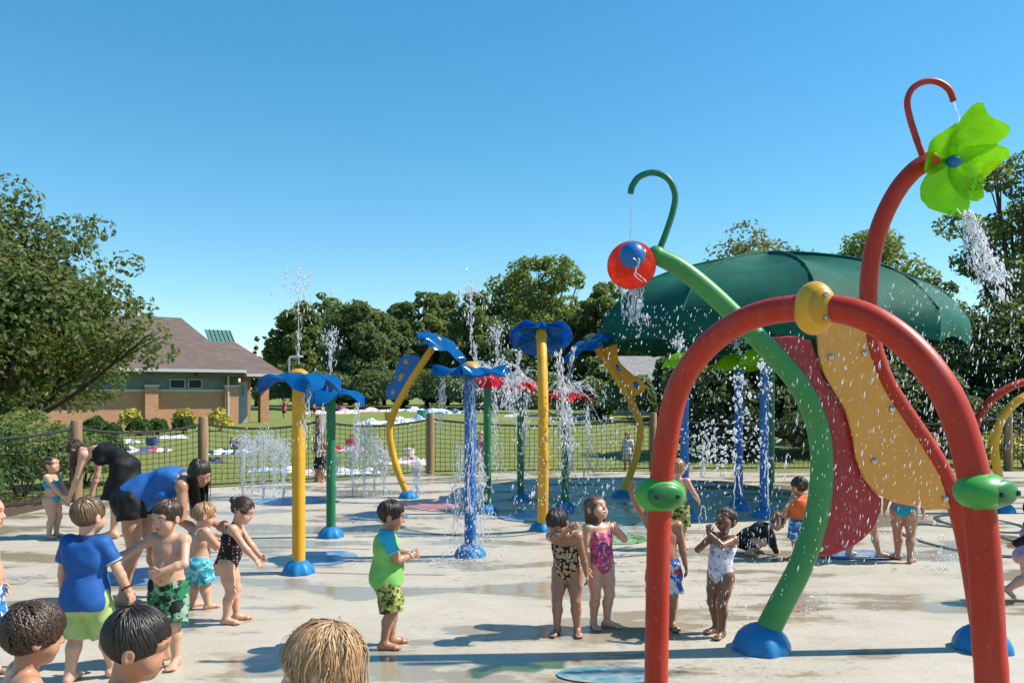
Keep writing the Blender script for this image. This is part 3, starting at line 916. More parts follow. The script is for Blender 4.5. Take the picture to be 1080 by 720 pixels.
def make_hair(o, hair, HC_, HA, Hh, hv, seed):
    colr, style = hair[0], hair[1]; cnt = hair[2] if len(hair) > 2 else 130
    if 80 < cnt < 400: cnt *= 2
    if style == 'none': return
    rg = np.random.default_rng(seed)
    messy = style == 'messy'
    if messy: style = 'bob'
    lng = style in ('long', 'bob', 'wetlong'); tied = style in ('bun', 'pony')
    curly = style == 'curly'
    r = V3(.380, .450, .415) * Hh * (1.06 if curly else 1.0)
    c0 = HC_ + (HA @ V3(0, -.065, .105)) * Hh
    pad = Hh * .75
    G = Field(HC_ - pad, HC_ + pad, hv)
    G.el(c0, r - .004, HA, .01)
    hl = .04 if style in ('fringe', 'bowl') else 0.0     # lower hairline for fringes
    fc, frd = V3(0, .54, -.28 - hl), V3(.43, .45, .47 - hl)
    G.el(HC_ + (HA @ fc) * Hh, frd * Hh, HA, .02 * Hh + .001, True)
    slope = .42
    zb = -.17 if not lng else -.34
    n = unit(V3(0, slope, -1)); G.cut(HC_ + (HA @ V3(0, 0, zb)) * Hh, HA @ n)
    if style == 'bowl' or style == 'fringe': pass
    G.ripple(.022 * Hh if curly else .012 * Hh, (5.5 if curly else 8) / Hh * 2, seed)
    if style == 'bun': G.el(HC_ + (HA @ V3(0, -.52, .22)) * Hh, V3(.15, .13, .15) * Hh, HA, .05 * Hh)
    if style == 'pony': G.rc(HC_ + (HA @ V3(0, -.48, .15)) * Hh, HC_ + (HA @ V3(0, -.72, -.25)) * Hh, .10 * Hh, .05 * Hh, .04 * Hh)
    v, q = G.mesh()
    V = [v]; Q = [q]; off = len(v)
    # locks lying over the cap
    crown = V3(0, -.26, .46)
    L = {'short': .42, 'fringe': .55, 'bowl': .6, 'curly': .34, 'wet': .5, 'bob': .75, 'long': 1.5, 'wetlong': 1.0, 'bun': .4, 'pony': .4}[style]
    wid = (.0150 * rg.choice((.5, .8, 1.0, 1.3)) if messy else {'curly': .026, 'wet': .015, 'wetlong': .019}.get(style, .021)) * (1 if cnt > 400 or style not in ('wet', 'curly') else 1.2) * Hh
    e3 = V3(0, -.065, .105); rr = r / Hh
    down = HA.T @ V3(0, 0, -1)
    made = 0; tries = 0
    while made < cnt and tries < cnt * 12:
        tries += 1
        d = unit(rg.normal(size=3)); p = e3 + d * rr
        zmin = zb + slope * p[1]
        if p[2] < zmin + .04 or (((p - fc) / frd) ** 2).sum() < 1.0: continue
        made += 1
        if messy: wid = .0125 * rg.choice((.35, .6, .9, 1.2)) * Hh
        S_ = 9; ds = L * (.7 + .6 * rg.random()) / S_; path = [p.copy()]; lift = 1.0 + (.03 if not messy else .06) * rg.random() ** 1.5 + (.16 * rg.random() if messy and rg.random() < .05 else 0)
        ph = rg.random() * 6.28; cur = p.copy()
        for i in range(S_):
            rad = (cur - e3) / rr
            nn = unit((cur - e3) / rr ** 2)
            if tied: t = unit(V3(0, -.5, .2) - cur)
            else:
                t = (cur - crown); t = t - nn * t.dot(nn); t = unit(t) if np.linalg.norm(t) > .03 else unit(np.cross(nn, rg.normal(size=3)))
                t = t + down * (1.1 if messy else .55 if not curly else .15)
            t = t - nn * t.dot(nn) * (1 if np.dot(rad, rad) < 1.25 or not lng else 0)
            side = np.cross(nn, unit(t)); t = unit(t) + side * (.9 * math.sin(ph + i * 2.0) if curly else (.22 if not messy else .30) * math.sin(ph + i * .8))
            if lng and cur[2] < .0: t = unit(t * .15 + down + side * (.15 if not messy else .45) * math.sin(ph + i))
            cur = cur + unit(t) * ds
            k_ = (((cur - e3) / rr) ** 2).sum() ** .5
            if k_ < lift or not (lng and cur[2] < -.05):
                cur = e3 + (cur - e3) / k_ * (lift + (.07 * abs(math.sin(ph + i * 1.7)) if curly else .0))
            stop = (((cur - fc) / (frd * (.93 if style in ('fringe', 'bowl') else 1))) ** 2).sum() < (.80 if style in ('fringe', 'bowl', 'wet', 'bob', 'long', 'wetlong') else .9)
            if stop and not (lng and abs(cur[0]) > .25): break
            if not lng and cur[2] < zb + slope * cur[1] - .05: break
            path.append(cur.copy())
        if len(path) < 3: continue
        W_ = [HC_ + (HA @ q_) * Hh for q_ in path]
        n_ = len(W_); ring = 5; vs = []
        for i, w in enumerate(W_):
            t = unit(W_[min(i + 1, n_ - 1)] - W_[max(i - 1, 0)]); nn = unit(HA @ ((path[i] - e3) / rr ** 2)); s_ = unit(np.cross(t, nn)); nn = np.cross(s_, t)
            tt = i / (n_ - 1); ws = wid * (.35 + .65 * math.sin(math.pi * min(1, .25 + tt * .72))) * (1.1 - .75 * tt ** 2)
            for j in range(ring):
                a = 2 * math.pi * j / ring
                vs.append(w + s_ * math.cos(a) * ws + nn * math.sin(a) * ws * .42)
        fs = [(i * ring + j, i * ring + (j + 1) % ring, (i + 1) * ring + (j + 1) % ring, (i + 1) * ring + j) for i in range(n_ - 1) for j in range(ring)]
        V.append(np.array(vs)); Q.append(np.array(fs) + off); off += len(vs)
    link('hair', np_mesh('hair', np.concatenate(V), np.concatenate(Q)), HAIR[colr], o)
# ------------------------------------------------------------------ the setting
edge_px = [(0, 547), (75, 530), (211, 515), (335, 507), (453, 499.5), (690, 497), (1085, 497)]
EDGE = [gp(*q) for q in edge_px]
d0 = (EDGE[0] - EDGE[1]).normalized(); EDGE = [EDGE[0] + d0 * 9] + EDGE; EDGE.append(EDGE[-1] + Vector((8, -1, 0)))


def flat(name, pts, z, mat, thick=None):
    mb = MB(); n = len(pts)
    P = [Vector((p[0], p[1], z)) for p in pts]
    if thick:
        mb.add(P + [p - Vector((0, 0, thick)) for p in P], [tuple(range(n))] + [(i, n + i, n + (i + 1) % n, (i + 1) % n) for i in range(n)])
    else: mb.add(P, [tuple(range(n))])
    return mb.build(name, mat, smooth=False)


mb = MB(); mb.add([(-900, -60, -.05), (900, -60, -.05), (900, 2500, -.05), (-900, 2500, -.05)], [(0, 1, 2, 3)])
tag(mb.build('lawn', M['grass'], smooth=False), kind='structure')
pad = [(-16, -8)] + [(e.x, e.y) for e in EDGE] + [(22, -8)]
tag(flat('pavement', pad, 0, M['concrete'], .12), kind='structure')
# mulch bed along the left run of the fence
a, b = EDGE[1], EDGE[2]; n = Vector((-(b - a).y, (b - a).x, 0)).normalized()
mulch = [EDGE[0], EDGE[1], EDGE[2], EDGE[3], EDGE[3] + n * .5, EDGE[2] + n * 1.6, EDGE[1] + n * 2.2, EDGE[0] + n * 2.2]
mb = MB()
def mul(u, v):
    i = u * 2.0; k = min(int(i), 1); p = EDGE[k].lerp(EDGE[k + 1], i - k)
    q = p + n * (.03 + v * (2.0 if u < .8 else 2.0 - 6 * (u - .8)))
    return (q.x, q.y, -.045 + .10 * math.sin(math.pi * min(1, v * 1.05)) + .02 * math.sin(u * 90) * math.sin(v * 37))
mb.sheet(mul, 60, 14); tag(mb.build('mulch_bed', M['mulch']), kind='structure')


_zz = [.0035]
def paintdisc(px, py, r, c, name_l, ry=1.0, rot=0):
    p = gp(px, py); mb = MB(); n = 40; _zz[0] += .0006; zz = _zz[0]
    mb.add([(p.x, p.y, zz)] + [(p.x + r * math.cos(2 * math.pi * i / n), p.y + ry * r * math.sin(2 * math.pi * i / n), zz) for i in range(n)], [(0, 1 + i, 1 + (i + 1) % n) for i in range(n)])
    tag(mb.build('paint_or_reflection_spot', groundcolour(name_l, c), smooth=False), kind='structure')


_gp = {}
def groundcolour(nm, c):
    if nm in _gp: return _gp[nm]
    m, nt, b = nt_mat('ground_colour_' + nm); v = coords(nt)
    n = noise_tex(nt, v, 5, 7, .65)
    nt.links.new(mixc(nt, ramp(nt, n, [(.42, 0), (.62, .75)]), c, (.40, .38, .34)), b.inputs['Base Color']); b.inputs['Roughness'].default_value = .35
    _gp[nm] = m; return m


paintdisc(346, 588, .30, (.03, .16, .36), 'blue', 1.2); paintdisc(152, 607, .36, (.03, .17, .36), 'blue', 1.1)
paintdisc(478, 533, .62, (.42, .10, .10), 'red'); paintdisc(640, 549, .42, (.16, .30, .07), 'green'); paintdisc(650, 568, .36, (.16, .30, .07), 'green')
paintdisc(305, 500 + 28, .55, (.03, .17, .36), 'blue'); paintdisc(400, 545, .40, (.03, .17, .36), 'blue', .8); paintdisc(432, 533, .3, (.42, .10, .10), 'red')
paintdisc(646, 712, .34, (.10, .26, .30), 'teal', .45)  # teal reflection on the wet pavement, put in as a flat colour disc
paintdisc(560, 545, .45, (.03, .17, .36), 'blue'); paintdisc(905, 585, .5, (.03, .17, .36), 'blue', .5)


def ring(px, py, r, w, ry):
    _zz[0] += .0006; zz = _zz[0]; p = gp(px, py); mb = MB(); n = 56; vs = []; fs = []
    for i in range(n):
        a = 2 * math.pi * i / n
        for q in (r, r - w): vs.append((p.x + q * math.cos(a), p.y + ry * q * math.sin(a), zz))
    for i in range(n): k = (i + 1) % n; fs.append((2 * i, 2 * k, 2 * k + 1, 2 * i + 1))
    mb.add(vs, fs); tag(mb.build('painted_ground_ring', M['ringpaint'], smooth=False), kind='structure')


M['ringpaint'] = pm('ring_paint', (.03, .045, .04), (.06, .08, .07), 6, .4)
ring(1012, 568, .58, .06, 1.9); ring(1033, 552, .46, .055, 1.6); ring(1075, 560, .5, .05, 1.2)
# long curved expansion joint painted dark across the pad
def seam(pts, w):
    P = crom([gp(*q) for q in pts], 8); mb = MB(); vs = []
    for i, p in enumerate(P):
        t = (P[min(i + 1, len(P) - 1)] - P[max(i - 1, 0)]).normalized(); s_ = Vector((-t.y, t.x, 0)) * w
        vs += [(p.x + s_.x, p.y + s_.y, .002), (p.x - s_.x, p.y - s_.y, .002)]
    mb.add(vs, [(2 * i, 2 * i + 1, 2 * i + 3, 2 * i + 2) for i in range(len(P) - 1)])
    tag(mb.build('pavement_joint', M['joint'], smooth=False), kind='structure')
M['joint'] = pm('joint_filler', (.09, .085, .075), (.17, .16, .14), 9, .8)
seam([(232, 578), (300, 577), (390, 579)], .012); seam([(225, 604), (300, 603), (385, 605), (470, 606)], .012)
seam([(385, 545), (440, 560), (520, 566), (575, 561)], .03); seam([(600, 585), (640, 588), (690, 584)], .03); seam([(300, 527), (430, 531), (560, 527)], .03)

# ------------------------------------------------------------------ net fence
fence = empty('net_fence', (0, 0, 0), 0, 'wooden post and black rope net fence round the splash pad', 'fence')
posts = [gp(75, 530), gp(211, 515), gp(335, 507.5), gp(453, 500), gp(690, 496.5), gp(880, 496), gp(1068, 496), gp(1068, 496) + Vector((5, .2, 0))]
posts = [posts[0] + (posts[0] - posts[1]).normalized() * 2.6 * q for q in (4, 3, 2, 1)] + posts
posts = [p + Vector((0, .15, 0)) for p in posts]
for p in posts:
    mb = MB(); mb.lathe(p + Vector((0, 0, -.1)), [(.085, 0), (.088, .5), (.083, 1.36), (.072, 1.385)], 14); mb.build('post', M['post'], fence)
for i in range(len(posts) - 1):
    a, b = posts[i], posts[i + 1]; L = (b - a).length
    sag = .10 + .02 * L
    top = lambda t: a.lerp(b, t) + Vector((0, 0, 1.16 - sag * 4 * t * (1 - t) * .8))
    mb = MB(); mb.tube([top(j / 16) for j in range(17)], .022, 8); mb.build('rope', M['rope'], fence)
    mb = MB(); mb.tube([a.lerp(b, j / 8) + Vector((0, 0, .05)) for j in range(9)], .014, 6); mb.build('rope', M['rope'], fence)
    mb = MB(); cell = .105; nx = int(L / cell); nz = 11; r_ = .0058
    for j in range(1, nx):
        t = j / nx; tp = top(t); bt = a.lerp(b, t) + Vector((0, 0, .05))
        mb.tube([bt, (bt + tp) / 2 + Vector((random.uniform(-.01, .01), 0, 0)), tp], r_, 3, False)
    for k in range(1, nz):
        mb.tube([(a.lerp(b, j / 12) + Vector((0, 0, .05))).lerp(top(j / 12), k / nz) for j in range(13)], r_, 3, False)
    mb.build('net', M['rope'], fence, smooth=False)

# ------------------------------------------------------------------ spray features
def foot_dome(p, r, h, parent):
    mb = MB(); prof = [(r, 0), (r, .02), (r * .97, h * .28), (r * .86, h * .55), (r * .66, h * .8), (r * .42, h * .97), (r * .3, h * 1.02)]
    o0 = len(mb.v); mb.lathe(p, prof, 48)
    for i in range(o0, len(mb.v)):   # fluted, knobbly skirt
        v = Vector(mb.v[i]) - Vector(p); a = math.atan2(v.y, v.x); k = 1 + .055 * math.cos(8 * a) * min(1, math.hypot(v.x, v.y) / r) * (1 - v.z / h * .5)
        mb.v[i] = tuple(Vector(p) + Vector((v.x * k, v.y * k, v.z)))
    o = mb.build('base_cover', M['bluefoot'], parent)
    return o


def petal(mat, parent, p, az, length, width, rise, droop, tilt=None, keel=.10):
    """one broad leaf-shaped petal leaving p outward at azimuth az"""
    dr = Vector((math.cos(az), math.sin(az), 0)); sd = Vector((-dr.y, dr.x, 0)); up = Vector((0, 0, 1))
    if tilt:
        dr, sd, up = (tilt @ q for q in (dr, sd, up))
    def fn(u, v):
        v = v * 2 - 1
        w = width * (.30 + .70 * math.sin(math.pi * min(1, .18 + u * .74)) ** .9) * (1 if u < .82 else math.sqrt(max(0, 1 - ((u - .82) / .185) ** 2)) * .99 + .01)
        z = rise * math.sin(math.pi * u * .62) - droop * u ** 2 + keel * abs(v) ** 1.6 * (.4 + .6 * u) * -1 + .016 * math.sin(u * 9 + v * 4)
        return p + dr * (u * length) + sd * (v * w) + up * z
    mb = MB(); mb.sheet(fn, 16, 10, .012)
    return mb.build('petal', mat, parent, ang=60)


def umbrella_flower(label, base, hgt, r, polemat, petalmat, azs, length, width, rise, droop, nozzle=None, foot=(.15, .13), group='spray flowers on straight poles'):
    t = empty('spray_flower', base, 0, label, 'water feature', group)
    mb = MB(); mb.tube([(0, 0, .02), (0, 0, hgt * .5), (0, 0, hgt)], r, 18); mb.build('pole', polemat, t)
    foot_dome((0, 0, 0), *foot, t)
    for a in azs: petal(petalmat, t, Vector((0, 0, hgt + .015)), R(a), length, width, rise, droop)
    mb = MB(); mb.lathe((0, 0, hgt + .0), [(r * 1.5, 0), (r * 1.7, .03), (r * 1.3, .075), (r * .5, .10)], 16); mb.build('cap', M['podamber'] if petalmat is M['petalblue'] else petalmat, t)
    if nozzle == 'pipe':
        mb = MB(); mb.tube(crom([(-.09, 0, hgt + .02), (-.09, 0, hgt + .14), (-.085, 0, hgt + .205), (-.04, 0, hgt + .215), (.04, 0, hgt + .215)], 4), .009, 8); mb.build('nozzle_pipe', M['white_pipe'], t)
    for k in range(2):
        pass
    return t


umbrella_flower('yellow pole with blue petals, orange cap and a thin white nozzle pipe', gp(315, 604), 1.85, .062, M['yellow'], M['petalblue'], (178, 60, -62, 20), .40, .20, .09, .12, 'pipe')
umbrella_flower('slim green pole under drooping blue petals behind the yellow pole', gp(349, 566), 1.73, .055, M['dgreen'], M['petalblue'], (5, 120, -105, 200), .40, .19, .07, .15)
umbrella_flower('straight blue pole with blue petals drenched by falling water', gp(496, 586), 1.95, .062, M['blue'], M['petalblue'], (183, -3, 90, -100), .40, .20, .02, -.02, foot=(.16, .13))
umbrella_flower('green pole with red petals, just behind the drenched blue pole', gp(514, 541), 1.90, .055, M['dgreen'], M['petalred'], (200, 20, 95, -80), .36, .16, .08, .12)
umbrella_flower('green pole with red petals between the blue and yellow poles', gp(549, 528), 1.86, .055, M['dgreen'], M['petalred'], (160, -20, 70, -110), .42, .17, .08, .12)
umbrella_flower('green pole with red petals right of the straight yellow pole', gp(596, 537), 1.66, .055, M['dgreen'], M['petalred'], (175, 0, 85, -95), .42, .17, .09, .10)


def nodding_flower(label, base, inward, prof, r, leaf=None, azs=(0, 90, 180, 270), plen=.50, pwid=.28):
    t = empty('tall_spray_flower', base, 0, label, 'water feature', 'tall curved spray flowers leaning towards each other')
    d = Vector((inward[0], inward[1], 0)).normalized()
    P = crom([d * q[0] + Vector((0, 0, q[1])) for q in prof], 8)
    mb = MB(); mb.tube(P, [r, r * .98], 18); mb.build('pole', M['yellow'], t)
    foot_dome((0, 0, 0), .155, .12, t)
    tip = P[-1]; n = (d * .55 + Vector((0, 0, 1)) * .83).normalized()
    x = (d - n * d.dot(n)).normalized(); y = n.cross(x)
    T = Matrix((x, y, n)).transposed()
    for a in azs: petal(M['petalblue'], t, tip + n * .02 + x * .05, R(a), plen * (.62 if math.cos(R(a)) < -.2 else 1.08), pwid, .05, .05, T, .07)
    mb = MB(); mb.tube([tip - n * .07, tip + n * .01], [r * 1.15, r * .9], 16, rnd=True); mb.build('cap', M['yellow'], t)
    if leaf:
        # leaf plate standing on the outer side of the pole, in the pole's own plane
        side = Vector((-d.y, d.x, 0)); i0, i1 = leaf[1]
        a, b = P[i0], P[i1]; ax = (b - a); o_ = ax.cross(side).normalized()
        if o_.dot(d) > 0: o_ = -o_
        out = [a + ax * u + o_ * v for u, v in leaf[2]]
        mb = MB(); mb.prism([p - side * .012 for p in crom(out + [out[0]], 4)[:-1]], side * .024); lf = mb.build('leaf_plate', leaf[0], t)
        for u, v, ru, rv, mt in leaf[3]:
            c = a + ax * u + o_ * v; mb = MB()
            Mx = Matrix((ax.normalized(), o_, side)).transposed()
            mb.ell(c, (ru, rv, .018), Mx, 14, 6); mb.build('leaf_spot', mt, lf)
    return t


profC = [(0, .02), (-.16, .35), (-.29, .72), (-.35, 1.12), (-.26, 1.42), (-.10, 1.70), (.17, 2.10), (.52, 2.56)]
nodding_flower('curved yellow pole with tilted blue flower and orange spotted blue leaf', gp(431, 525), (1, -.35), profC, .058,
               (M['blue'], (38, 50), [(0, .05), (-.16, .14), (-.12, .27), (.14, .30), (.30, .26), (.46, .34), (.72, .37), (.92, .30), (1.02, .18), (.98, .05)],
                [(.02, .17, .055, .05, M['podamber']), (.42, .19, .10, .05, M['podamber']), (.78, .25, .055, .06, M['podamber'])]))
nodding_flower('nearly straight yellow pole with wide blue flower, nearest of the tall trio', gp(572, 559), (-.02, 1), [(0, .02), (-.16, .5), (-.22, 1.1), (-.12, 1.75), (.10, 2.25), (.28, 2.5)], .066, None, (0, 85, 180, 275), .38, .29)
nodding_flower('curved yellow pole with blue flower and blue holed yellow leaf plate', gp(655, 524), (-1, -.30), profC, .058,
               (M['yellow'], (38, 56), [(0, .04), (-.06, .28), (.04, .37), (.22, .29), (.46, .21), (.60, .22), (.78, .36), (1.0, .44), (1.06, .37), (.95, .20), (1.0, .05)],
                [(.10, .23, .10, .07, M['blue']), (.46, .13, .10, .05, M['blue']), (.86, .29, .085, .045, M['blue'])]))


# lime mushrooms on blue poles
def mushroom(label, base, hgt, r, capr):
    t = empty('spray_mushroom', base, 0, label, 'water feature', 'lime spray mushrooms under the green canopy')
    mb = MB(); mb.tube([(0, 0, .02), (0, 0, hgt)], r, 16); mb.build('pole', M['blue'], t)
    foot_dome((0, 0, 0), .17, .15, t)
    mb = MB()
    def fn(u, v):
        a = v * 2 * math.pi; q = u * math.pi / 2
        rr = capr * math.sin(q) + .0001
        return (rr * math.cos(a), rr * math.sin(a), hgt - .02 + capr * .72 * math.cos(q) - capr * .42 + .012 * math.sin(6 * a) * u)
    mb.sheet(fn, 10, 30, .010); mb.build('cap', M['lime'], t)
    mb = MB(); mb.lathe((0, 0, hgt - .05 + capr * .30), [(.05, 0), (.06, .03), (.03, .09)], 12); mb.build('nozzle', M['dgreen'], t)


mushroom('blue pole with lime mushroom cap beside the red arch leg', gp(722, 548), 2.20, .058, .30)
mushroom('blue pole with lime mushroom cap, farthest back beneath the canopy', gp(779, 537), 2.22, .064, .36)
mushroom('blue pole whose lime mushroom cap hides behind the curved green tube', gp(806, 545), 2.27, .062, .36)

# ------------------------------------------------------------------ red arch
arch = empty('spray_arch', (1.28, 3.54, 0), 0, 'large red tube arch with green and yellow spray pods, nearest the camera', 'spray arch')
Lb, Rb = Vector((.73, 4.03, 0)), Vector((1.82, 3.05, 0))
an = Vector((-(Rb - Lb).y, (Rb - Lb).x, 0)).normalized()
apx = [(692, 720), (694, 600), (696, 530), (702, 471), (714, 413), (739, 372), (771, 345), (803, 331), (840, 325), (880, 325.5), (915, 335), (950, 357), (980, 388), (1003, 425), (1019, 470), (1031, 525), (1039, 600), (1043, 680)]
AP = [onplane(x, y, Lb, an) for x, y in apx]
AP = [Vector((AP[0].x, AP[0].y, .0))] + AP + [onplane(1046, 720, Lb, an)]
AP.append(Vector((AP[-1].x + .008, AP[-1].y - .007, 0)))
def child(mb, name, mat, parent, root, **k):
    o = mb.build(name, mat, parent, **k)
    return o
base = arch.location.copy()
mb = MB(); mb.tube([p - base for p in crom(AP, 7)], .0595, 24); mb.build('tube', M['red'], arch)
for p in (AP[0], AP[-1]): foot_dome(p - base, .17, .14, arch)


def pod(px, py, w, hgt, depth, mat, dark, turn, vertical=False, off=(0, 0)):
    c = onplane(px, py, Lb, an) - base
    nrm = Vector((math.sin(R(turn)), -math.cos(R(turn)), 0)); sd = Vector((math.cos(R(turn)), math.sin(R(turn)), 0)); up = Vector((0, 0, 1))
    Mx = Matrix((sd, nrm, up)).transposed()
    mb = MB(); mb.ell(c, (w, depth, hgt), Mx, 32, 18); o = mb.build('spray_pod', mat, arch)
    mb = MB(); mb.ell(c + nrm * depth * .70 + sd * off[0] + up * off[1], (w * .72, depth * .34, hgt * .68), Mx, 32, 16); l_ = mb.build('pod_face', dark, o)
    for q in (-1, 1):
        dd = (up * hgt * .42 if vertical else sd * w * .42) * q
        mb = MB(); mb.lathe(c + nrm * depth * .95 + dd + sd * off[0] + up * off[1], [(.0105, 0), (.0105, .010), (.006, .012)], 10, Matrix((sd, up, nrm)).transposed()); mb.build('bolt', M['dark'] if not vertical else M['steel'], l_)


pod(696, 521, .130, .092, .105, M['podgreen'], M['poddark'], 10)
pod(1036, 518, .116, .074, .095, M['podgreen'], M['poddark'], 27, off=(.02, 0))
pod(859, 325, .088, .118, .095, M['podyellow'], M['podamber'], 8, True)

# ------------------------------------------------------------------ slide-panel sculpture: green tube, red tube, two plates, ball and flower
D = 5.35
scu = empty('spray_sculpture', (2.4, D, 0), 0, 'tall sculpture of green and red tubes joining wavy red and orange plates', 'water sculpture')
sb = scu.location.copy()
X = lambda x, y, Y=D: at(x, y, Y) - sb
Bg = Vector(((803 - CX) / FPX * D, D, 0)) - sb
gpts = [Bg + Vector((0, 0, .04)), X(822, 640), X(845, 595), X(861, 545), X(867, 495), X(862, 450), X(844, 408), X(816, 374), X(783, 341), X(750, 309), X(718, 283), X(692, 269)]
mb = MB(); mb.tube(crom(gpts, 8), [.084, .060], 24, rnd=False); gt = mb.build('green_tube', M['green'], scu)
mb = MB(); mb.ell(X(692, 269), (.063, .063, .063), None, 16, 10); mb.build('tube_end', M['green'], gt)
mb = MB(); mb.tube(crom([X(696, 262), X(703, 244), X(710, 222), (X(712, 205)), X(705, 189), X(690, 182), X(675, 186), X(667, 196), X(665, 204)], 6), .0215, 14); mb.build('hook_pipe', M['dgreen'], gt)
foot_dome(Bg, .19, .165, scu)
Br = Vector(((1036 - CX) / FPX * D, D, 0)) - sb
rp = [Br + Vector((0, 0, .03)), X(1030, 640), X(1022, 590), X(1012, 545), X(998, 505), X(978, 470), X(955, 436), X(934, 402), X(920, 362), X(916, 318), X(919, 275), X(929, 236), X(945, 203), X(963, 181), X(981, 169)]
mb = MB(); mb.tube(crom(rp, 8), [.058, .060], 24); rt = mb.build('red_tube', M['red'], scu)
mb = MB(); mb.ell(X(981, 169), (.060, .060, .060), None, 16, 10); mb.build('tube_end', M['red'], rt)
mb = MB(); mb.tube(crom([X(973, 164), X(966, 145), X(959, 122), X(957, 106), X(963, 93), X(976, 86), X(990, 87), X(1001, 95), X(1006, 107)], 6), .021, 14); mb.build('hook_pipe', M['red'], rt)
foot_dome(Br, .18, .16, scu)
redp = [(810, 362), (815, 356), (829, 354), (843, 354.5), (855, 358), (861, 375), (868, 398), (880, 417), (893, 435), (899, 455), (902, 478), (910, 503), (921, 518), (931, 527), (929, 541), (921, 558), (910, 569), (895, 579), (877, 586), (860, 587), (861, 573), (869, 545), (872, 515), (871, 480), (862, 452), (848, 422), (830, 395), (817, 375)]
orgp = [(862, 352), (868, 341), (880, 328), (893, 318), (905, 313), (910, 335), (917, 362), (930, 397), (950, 434), (974, 470), (992, 503), (1003, 536), (985, 537), (966, 534), (945, 530), (926, 521), (913, 507), (903, 484), (899, 458), (892, 432), (880, 413), (869, 393), (863, 372)]
mb = MB(); mb.prism([X(x, y, D + .01) for x, y in redp], (0, .022, 0)); rpn = mb.build('red_plate', M['panelred'], scu)
mb = MB(); mb.prism([X(x, y, D - .035) for x, y in orgp], (0, .022, 0)); opn = mb.build('orange_plate', M['panelorange'], scu)
for x, y, pr, yy in ((865, 578, rpn, D), (876, 492, rpn, D), (922, 486, opn, D - .04), (912, 372, opn, D - .04), (941, 431, opn, D - .04), (997, 526, opn, D - .04), (876, 376, opn, D - .04)):
    mb = MB(); mb.lathe(X(x, y, yy), [(.019, 0), (.019, .010), (.010, .016)], 14, Matrix(((1, 0, 0), (0, 0, -1), (0, 1, 0)))); mb.build('bolt', M['steel'], pr)
for (x, y), (x2, y2) in (((979, 487), (985, 484)), ((958, 452), (964, 449)), ((994, 515), (1001, 511)), ((866, 452), (872, 448)), ((869, 535), (864, 537))):
    mb = MB(); mb.tube([X(x, y, D - .02), X(x2, y2, D - .02)], .012, 8); mb.build('bracket', M['steel'], scu)
# ball on the green tube
bc = X(666, 280, D - .02)
mb = MB(); mb.ell(bc, (.163, .163, .163), None, 36, 24); ball = mb.build('red_ball', M['redacr'], scu)
mb = MB(); mb.ell(X(667, 269, D - .18), (.085, .07, .085), None, 24, 14); mb.build('ball_hub', M['blue'], ball)
mb = MB(); mb.tube([X(690, 269), X(668, 270, D - .12)], .018, 10); mb.build('ball_axle', M['bluefoot'], ball)
# lime flower on the red tube: four rounded petals forming a tilted dish
fc = X(1003, 170, D - .02)
nrm = Vector((.16, -.90, -.36)).normalized()
hub = mb = MB(); mb.ell(fc + nrm * .03, (.05, .04, .042), None, 18, 10); mb.build('flower_hub', M['blue'], scu)
mb = MB(); mb.tube([X(981, 169), fc], .018, 10); mb.build('flower_axle', M['bluefoot'], scu)
ux = Vector((1, 0, 0)); ux = (ux - nrm * ux.dot(nrm)).normalized(); uy = nrm.cross(ux)
if uy.z < 0: uy = -uy
for ang, ln, wd in ((62, .345, .18), (-20, .275, .185), (-104, .325, .185), (150, .24, .17)):
    a = R(ang); dr = ux * math.cos(a) + uy * math.sin(a); sd = nrm.cross(dr)
    def fn(u, v, dr=dr, sd=sd, ln=ln, wd=wd):
        v = v * 2 - 1
        w = wd * (.22 + .78 * min(1, u * 1.5) ** .6) * (1 if u < .88 else math.sqrt(max(0, 1 - ((u - .88) / .13) ** 2)) * .42 + .58)
        z = .05 * u * u + .09 * v * v * u + .02 * v * abs(v) * u + .012 * math.sin(6 * u + 5 * v)
        return fc + dr * (u * ln * (1 - .04 * v * v + .03 * v)) + sd * (v * w) + nrm * z
    mb = MB(); mb.sheet(fn, 16, 12, .009); mb.build('flower_petal', M['lime'], scu, ang=70)

# ------------------------------------------------------------------ far right hoops
hp = empty('spray_hoop', gp(1062, 540), 0, 'yellow hoop under a red hoop, cut by the right photo edge', 'water feature')
hb = hp.location.copy(); Yh = hb.y
H_ = lambda x, y, Y=Yh: at(x, y, Y) - hb
mb = MB(); mb.tube(crom([H_(1058, 540), H_(1056, 515), H_(1051, 490), H_(1049, 466), H_(1056, 443), H_(1068, 427), H_(1085, 416), H_(1110, 410), H_(1140, 425), H_(1150, 470), H_(1152, 545)], 6), .058, 16); mb.build('yellow_tube', M['yellow'], hp)
mb = MB(); mb.tube(crom([H_(1026, 540, Yh + .5), H_(1024, 490, Yh + .5), H_(1027, 455, Yh + .5), H_(1040, 428, Yh + .5), H_(1060, 411, Yh + .5), H_(1085, 402, Yh + .5), H_(1120, 404, Yh + .5), H_(1160, 440, Yh + .5), H_(1170, 545, Yh + .5)], 6), .058, 16); mb.build('red_tube', M['red'], hp)
for q in ((1058, 540, Yh), (1026, 540, Yh + .5), (1152, 541, Yh), (1170, 541, Yh + .5)):
    p = H_(*q); p.z = 0; foot_dome(p, .16, .14, hp)

